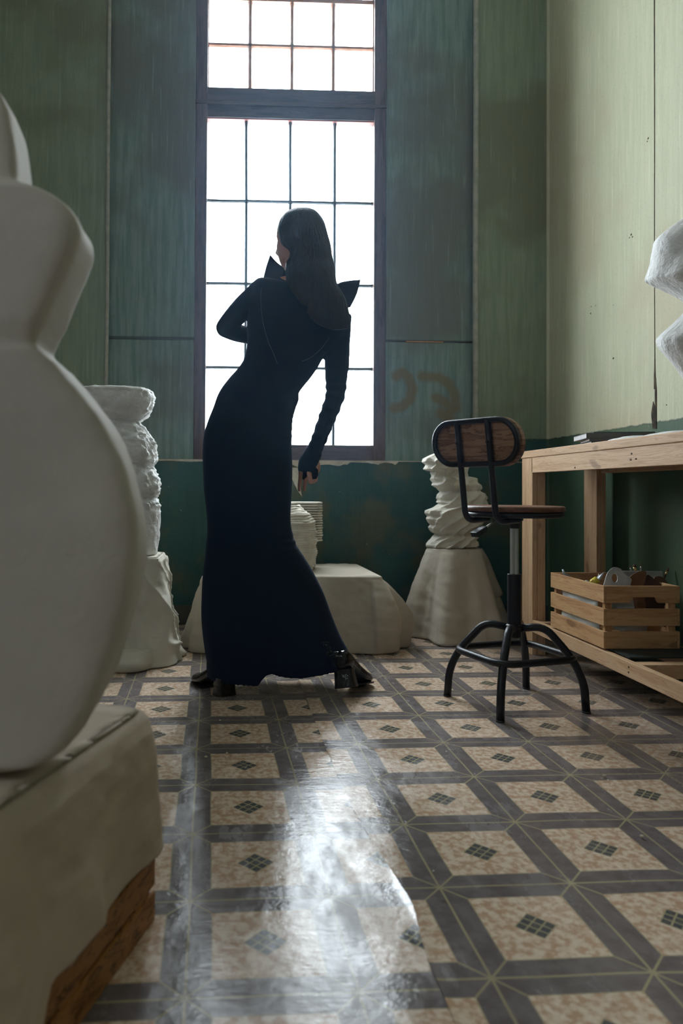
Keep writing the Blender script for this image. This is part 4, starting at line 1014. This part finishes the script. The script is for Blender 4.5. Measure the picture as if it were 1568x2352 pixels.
def wr_(p, i, j):
    # gathered creases at the right hip and behind the knee
    d = 0
    s_ = p.x-ap(668, 1000).x
    if s_ > -.06:
        zc_ = p.z
        k1 = math.exp(-((zc_-ap(668, 985).z)/.10)**2); k2 = math.exp(-((zc_-ap(672, 1240).z)/.035)**2)
        d += (.0035*k1*abs(math.sin(zc_*190))+.0035*k2*math.sin(zc_*260))*min(1, (s_+.06)/.05)
    # soft vertical folds in the lower skirt
    zz_ = max(0, (ap(600, 1290).z-p.z))
    d += .10*zz_*(.35*nz((math.cos(2*PI*j/ND)*3, math.sin(2*PI*j/ND)*3, p.z*.8), 1)+.25*math.sin(2*PI*j/ND*7+1))*(abs(math.sin(2*PI*j/ND)))
    return d
outer = []
for i, r in enumerate(R0):
    c0 = sum(r, V((0,0,0)))/ND; outer.append([p+(V((p.x-c0.x, p.y-c0.y, 0))).normalized()*wr_(p, i, j) for j, p in enumerate(r)])
def projx(p):
    d = p-CC; zc_ = d.dot(CF); return PX+FPX*d.dot(CR)/zc_
last = outer[-1]; hem = []
for j, p in enumerate(last):
    y_ = lerp_tab(HEM, projx(p))+1; yb = p.y
    if yb > 2.80: y_ = 1545
    d = ray(projx(p), y_); q = CC+d*(p.y/d.y); hem.append(V((p.x, p.y, max(.05 if yb < 2.8 else .075, q.z))))
mid = [a.lerp(b, .5) for a, b in zip(last, hem)]
def inner(r, s_, dz): 
    c0 = sum(r, V((0,0,0)))/ND; return [V((c0.x+(p.x-c0.x)*s_, c0.y+(p.y-c0.y)*s_, p.z+dz)) for p in r]
ds = MB(); ds.loft(outer+[mid, hem, inner(hem, .93, .003), inner(outer[-5], .88, 0), inner(outer[-14], .84, 0), inner(outer[-24], .80, 0)], True, True)
ds.limb([ap(598, 664, 2.77), ap(585, 680, 2.775), ap(561, 704, 2.78), ap(536, 731, 2.79), ap(518.5, 752.5, 2.80)], [.040, .043, .044, .041, .0385], 20)
ds.limb([ap(518.5, 752.5, 2.80), ap(543, 764, 2.83), ap(575, 771, 2.88), ap(606, 777, 2.93), ap(620, 786, 2.94)], [.0385, .035, .034, .030, .028], 20)
sl = [(784, 722, 24, 2.77), (779, 755, 27, 2.765), (774.5, 795, 29, 2.76), (773.5, 835, 28.5, 2.755), (772, 862, 26, 2.75), (771.5, 885, 24.5, 2.75), (770, 906, 22.5, 2.75), (762, 932, 21.2, 2.75), (753, 955, 20.3, 2.755), (744, 978, 19.0, 2.76), (735, 1003, 18.6, 2.765), (727, 1022, 17.6, 2.77), (719, 1037, 17.0, 2.775)]
P_ = smooth([ap(x, y, Y) for x, y, r, Y in sl], 6); R_ = smooth1([r*u_ for x, y, r, Y in sl], 6)
R_ = [r+(.0022*math.sin(i*1.05)+.0014*nz((i*.6, 0, 0), 1))*(1 if i > 26 else .2) for i, r in enumerate(R_)]
ds.tube(P_, R_, 20)
# cuff over the back of the hand
rings = []
for y, xl_, xr_, d in ((1028, 703, 741, .026), (1038, 697, 739, .025), (1048, 690, 738, .025), (1058, 685.5, 733, .0235), (1068, 684, 729, .0222), (1076, 683.5, 724, .021), (1080, 683.8, 731, .020), (1083, 686, 730, .0190)):
    rings.append(ering((xl_, y), (xr_, y+1), 2.779, d, 28))
ds.loft(rings)
ds.limb([ap(702, 1079, 2.78), ap(701, 1090, 2.777), ap(700, 1099, 2.776)], [.0112, .0106, .0100], 14)      # finger sleeve on the ring finger
rings = [ering((710, 1076), (731, 1077), 2.778, .0125, 24), ering((713, 1088), (731, 1088), 2.777, .0120, 24), ering((715, 1100), (729, 1102), 2.776, .0115, 24)]
ds.loft(rings)
dress = ds.build('dress', M['dress'], body if False else prs, remesh=.0042, rsm=2)
# stitched seams on the back of the bodice
def onback(x, y):
    for i in range(len(rows)-1):
        pass
    best = None
    d = ray(x, y).normalized(); hit, loc, nrm_, ix = dress.ray_cast(CC-root_loc(dress), d)
    return (loc+nrm_*.0004+root_loc(dress)) if hit else ap(x, y, 2.66)
for pts_ in ([(604, 640), (600, 665), (599, 690), (601, 720), (606, 750), (616, 785), (625, 805), (637, 835)], [(756, 775), (742, 795), (725, 812), (708, 824), (692, 830)]):
    MB().tube(smooth([onback(*a) for a in pts_], 4), .0007, 5).build('seam', M['stitch'], dress)

# --- standing collar with two pointed wings
top = [(620.6, 585.6, 2.87), (634, 601, 2.83), (653, 619, 2.78), (664, 645, 2.72), (676, 672, 2.68), (696, 699, 2.652), (730, 700, 2.65), (758, 675, 2.68), (775, 652, 2.73), (800, 645, 2.79), (827, 642.5, 2.86)]
mid_ = [(612, 612, 2.85), (622, 626, 2.80), (636, 640, 2.74), (648, 660, 2.70), (664, 684, 2.672), (692, 709, 2.655), (732, 714, 2.655), (766, 697, 2.685), (788, 680, 2.73), (806, 674, 2.79), (818, 676, 2.84)]
bot = [(604.5, 642, 2.82), (606, 656, 2.775), (616, 668, 2.72), (632, 682, 2.69), (655, 700, 2.672), (690, 720, 2.665), (735, 726, 2.665), (772, 715, 2.69), (795, 708, 2.73), (803, 706, 2.78), (803, 706, 2.81)]
G = [[ap(*a) for a in r] for r in (top, mid_, bot)]; G = [smooth(r, 6) for r in G]; G = [list(x) for x in zip(*[smooth(list(c_), 5) for c_ in zip(*G)])]
MB().loft(G, False, False, False).build('collar', M['dress'], dress, smooth=True, solid=.0035)

# --- long hair falling over the back
hr_ = [((688, 484.5), (718, 484.5), 2.80, .020), ((664, 489), (727, 491), 2.81, .062), ((648, 500), (737, 503), 2.81, .088), ((640, 515), (745, 518), 2.81, .102), ((637, 529), (750, 534), 2.80, .104), ((641, 545), (754, 548), 2.785, .098), ((648, 560), (758, 562), 2.775, .092),
    ((664, 575), (760.5, 576), 2.765, .084), ((664, 590), (762.5, 592), 2.755, .080), ((656, 604), (766, 606), 2.755, .078), ((655, 620), (769, 620), 2.735, .074), ((656, 636), (770, 636), 2.715, .068), ((659, 652), (774, 652), 2.70, .060), ((666, 670), (783, 668), 2.685, .050), ((678, 688), (792, 684), 2.675, .042), ((692, 706), (798, 702), 2.668, .034), ((704, 722), (802, 720), 2.662, .028), ((720, 738), (804, 735), 2.658, .022), ((742, 750), (803, 746), 2.656, .014), ((765, 758), (798, 755), 2.655, .006)]
def hm(p, i, j):
    a = 2*PI*j/72; s_ = .0025*abs(math.sin(a*14+6*nz((p.z*2, a, 0), 1)))+.004*max(0, i-.5)*nz((a*5, p.z*6, 3), 1)
    return p+V((math.cos(a), math.sin(a), 0))*(s_-.002)
HR = eloft(hr_, 4, 72, hm)
hair = MB().loft(HR).build('hair', M['hair'], prs, smooth=True)
mb = MB(); rh = random.Random(5)
for k in range(60):
    if k < 22: x0, y0_, x1, y1_ = rh.uniform(758, 768), rh.uniform(560, 640), rh.uniform(760, 775), rh.uniform(600, 660); Y_ = 2.76
    elif k < 44: x0, y0_, x1, y1_ = rh.uniform(765, 790), rh.uniform(640, 690), rh.uniform(775, 808), rh.uniform(690, 750); Y_ = 2.64
    else: x0, y0_, x1, y1_ = rh.uniform(640, 655), rh.uniform(590, 602), rh.uniform(636, 655), rh.uniform(598, 612); Y_ = 2.80
    b_ = rh.uniform(-7, 7); pts = [ap(x0+(x1-x0)*t_/6+b_*math.sin(PI*t_/6), y0_+(y1_-y0_)*t_/6, Y_) for t_ in range(7)]
    mb.tube(pts, .00022, 3)
mb.build('loose_strand', M['hair'], hair)['kind'] = 'stuff'

# --- boots
def boot(name, heel, toe, pitch_, ankle, lab):
    # local frame: f towards the toe, s sideways, u up; the foot pitches about the toe tip
    h0, t0 = V(heel), V(toe); f = V((t0.x-h0.x, t0.y-h0.y, 0)); L = f.length; f.normalize(); s_ = V((f.y, -f.x, 0)); u0 = V((0, 0, 1))
    q = Quaternion(s_, pitch_[0])
    q2 = Quaternion(f, pitch_[1])
    def W(a, b, c_):                           # a along the foot from the toe backwards
        p = q @ (q2 @ (f*(-a)+s_*b+u0*c_)); return t0+p
    L = .245
    t = MB(); hh = .062
    prof = [(0, .012, .004, .022), (.012, .030, .003, .032), (.035, .040, .003, .042), (.07, .043, .003, .052), (.10, .041, .010, .066), (.13, .036, .028, .084), (.16, .033, .046, .105), (.19, .033, .058, .125), (.215, .032, .063, .135), (.240, .026, .066, .130), (.250, .016, .070, .115)]
    rings = []
    for a, hw_, zb_, zt__ in prof:
        rings.append([W(a, hw_*math.copysign(abs(math.cos(2*PI*j/28))**.75, math.cos(2*PI*j/28)), (zb_+zt__)/2+(zt__-zb_)/2*math.copysign(abs(math.sin(2*PI*j/28))**.8, math.sin(2*PI*j/28))) for j in range(28)])
    G_ = [smooth([r[j] for r in rings], 3) for j in range(28)]
    t.loft([list(x) for x in zip(*G_)])
    sh_ = []
    top_ = ankle
    b0 = W(.205, 0, .09)
    for k in range(7):
        c0 = b0.lerp(top_, k/6); sh_.append([c0+f*(.040-.004*k/6)*math.cos(2*PI*j/28)+s_*(.033)*math.sin(2*PI*j/28) for j in range(28)])
    t.loft(sh_)
    o = t.build(name, M['patent'], prs, remesh=.003, rsm=3)
    if lab: o['label'] = lab
    # block heel, flared, and the thin sole edge
    hb = []
    for z_, k_ in ((.066, .90), (.05, .93), (.02, 1.0), (.001, 1.06), (0, 1.05)):
        hb.append([W(.222+.030*k_*math.copysign(abs(math.cos(2*PI*j/32))**.55, math.cos(2*PI*j/32)), .039*k_*math.copysign(abs(math.sin(2*PI*j/32))**.55, math.sin(2*PI*j/32)), z_) for j in range(32)])
    MB().loft(hb).build('block_heel', M['patent'], o, smooth=False, bevel=.0015)
    sp = [W(a, b, 0) for a, b in ((-.004, -.012), (-.004, .012), (.012, .032), (.035, .042), (.07, .0455), (.105, .042), (.115, .04), (.115, -.04), (.105, -.042), (.07, -.0455), (.035, -.042), (.012, -.032))]
    MB().prism(sp, 0, (W(0, 0, .006)-W(0, 0, 0))).build('sole', M['sole'], o, bevel=.001)
    return o
hl = fl(517, 1590); tl = fl(446, 1568)
hl_dir = (fl(440, 1568)-fl(520, 1598)).normalized(); tl = fl(518, 1592)+V((-.86, .51, 0))*.225
fdir = V((-.50, .866, 0)); tl = fl(515, 1596)+fdir*.222; boot('boot', tl-fdir*.24, tl+V((0,0,.001)), (0, 0), ap(514, 1500, 2.745), None)
tr2 = fl(842, 1572)+V((0, 0, .004)); fdir = V((.50, .866, 0)); boot('boot', tr2-fdir*.24, tr2, (-.16, -.22), ap(766, 1492, 2.70), None)
# torn fringe at the slit of the skirt by the right ankle
mb = MB()
for k in range(46):
    t_ = k/46; x0 = 746+t_*28+rh.uniform(-5, 5); y0_ = 1470+t_*58+rh.uniform(-4, 4); L_ = rh.uniform(8, 17)
    a_ = rh.uniform(1.6, 3.0); pts = [ap(x0+L_*s1*math.cos(a_)*.7, y0_-L_*s1*math.sin(a_)*.3+s1*s1*6, 2.585-.004*s1) for s1 in (0, .35, .7, 1)]
    mb.tube(pts, [.0014, .0016, .0012, .0004], 4)
mb.build('fringe', M['patent'], dress)['kind'] = 'stuff'
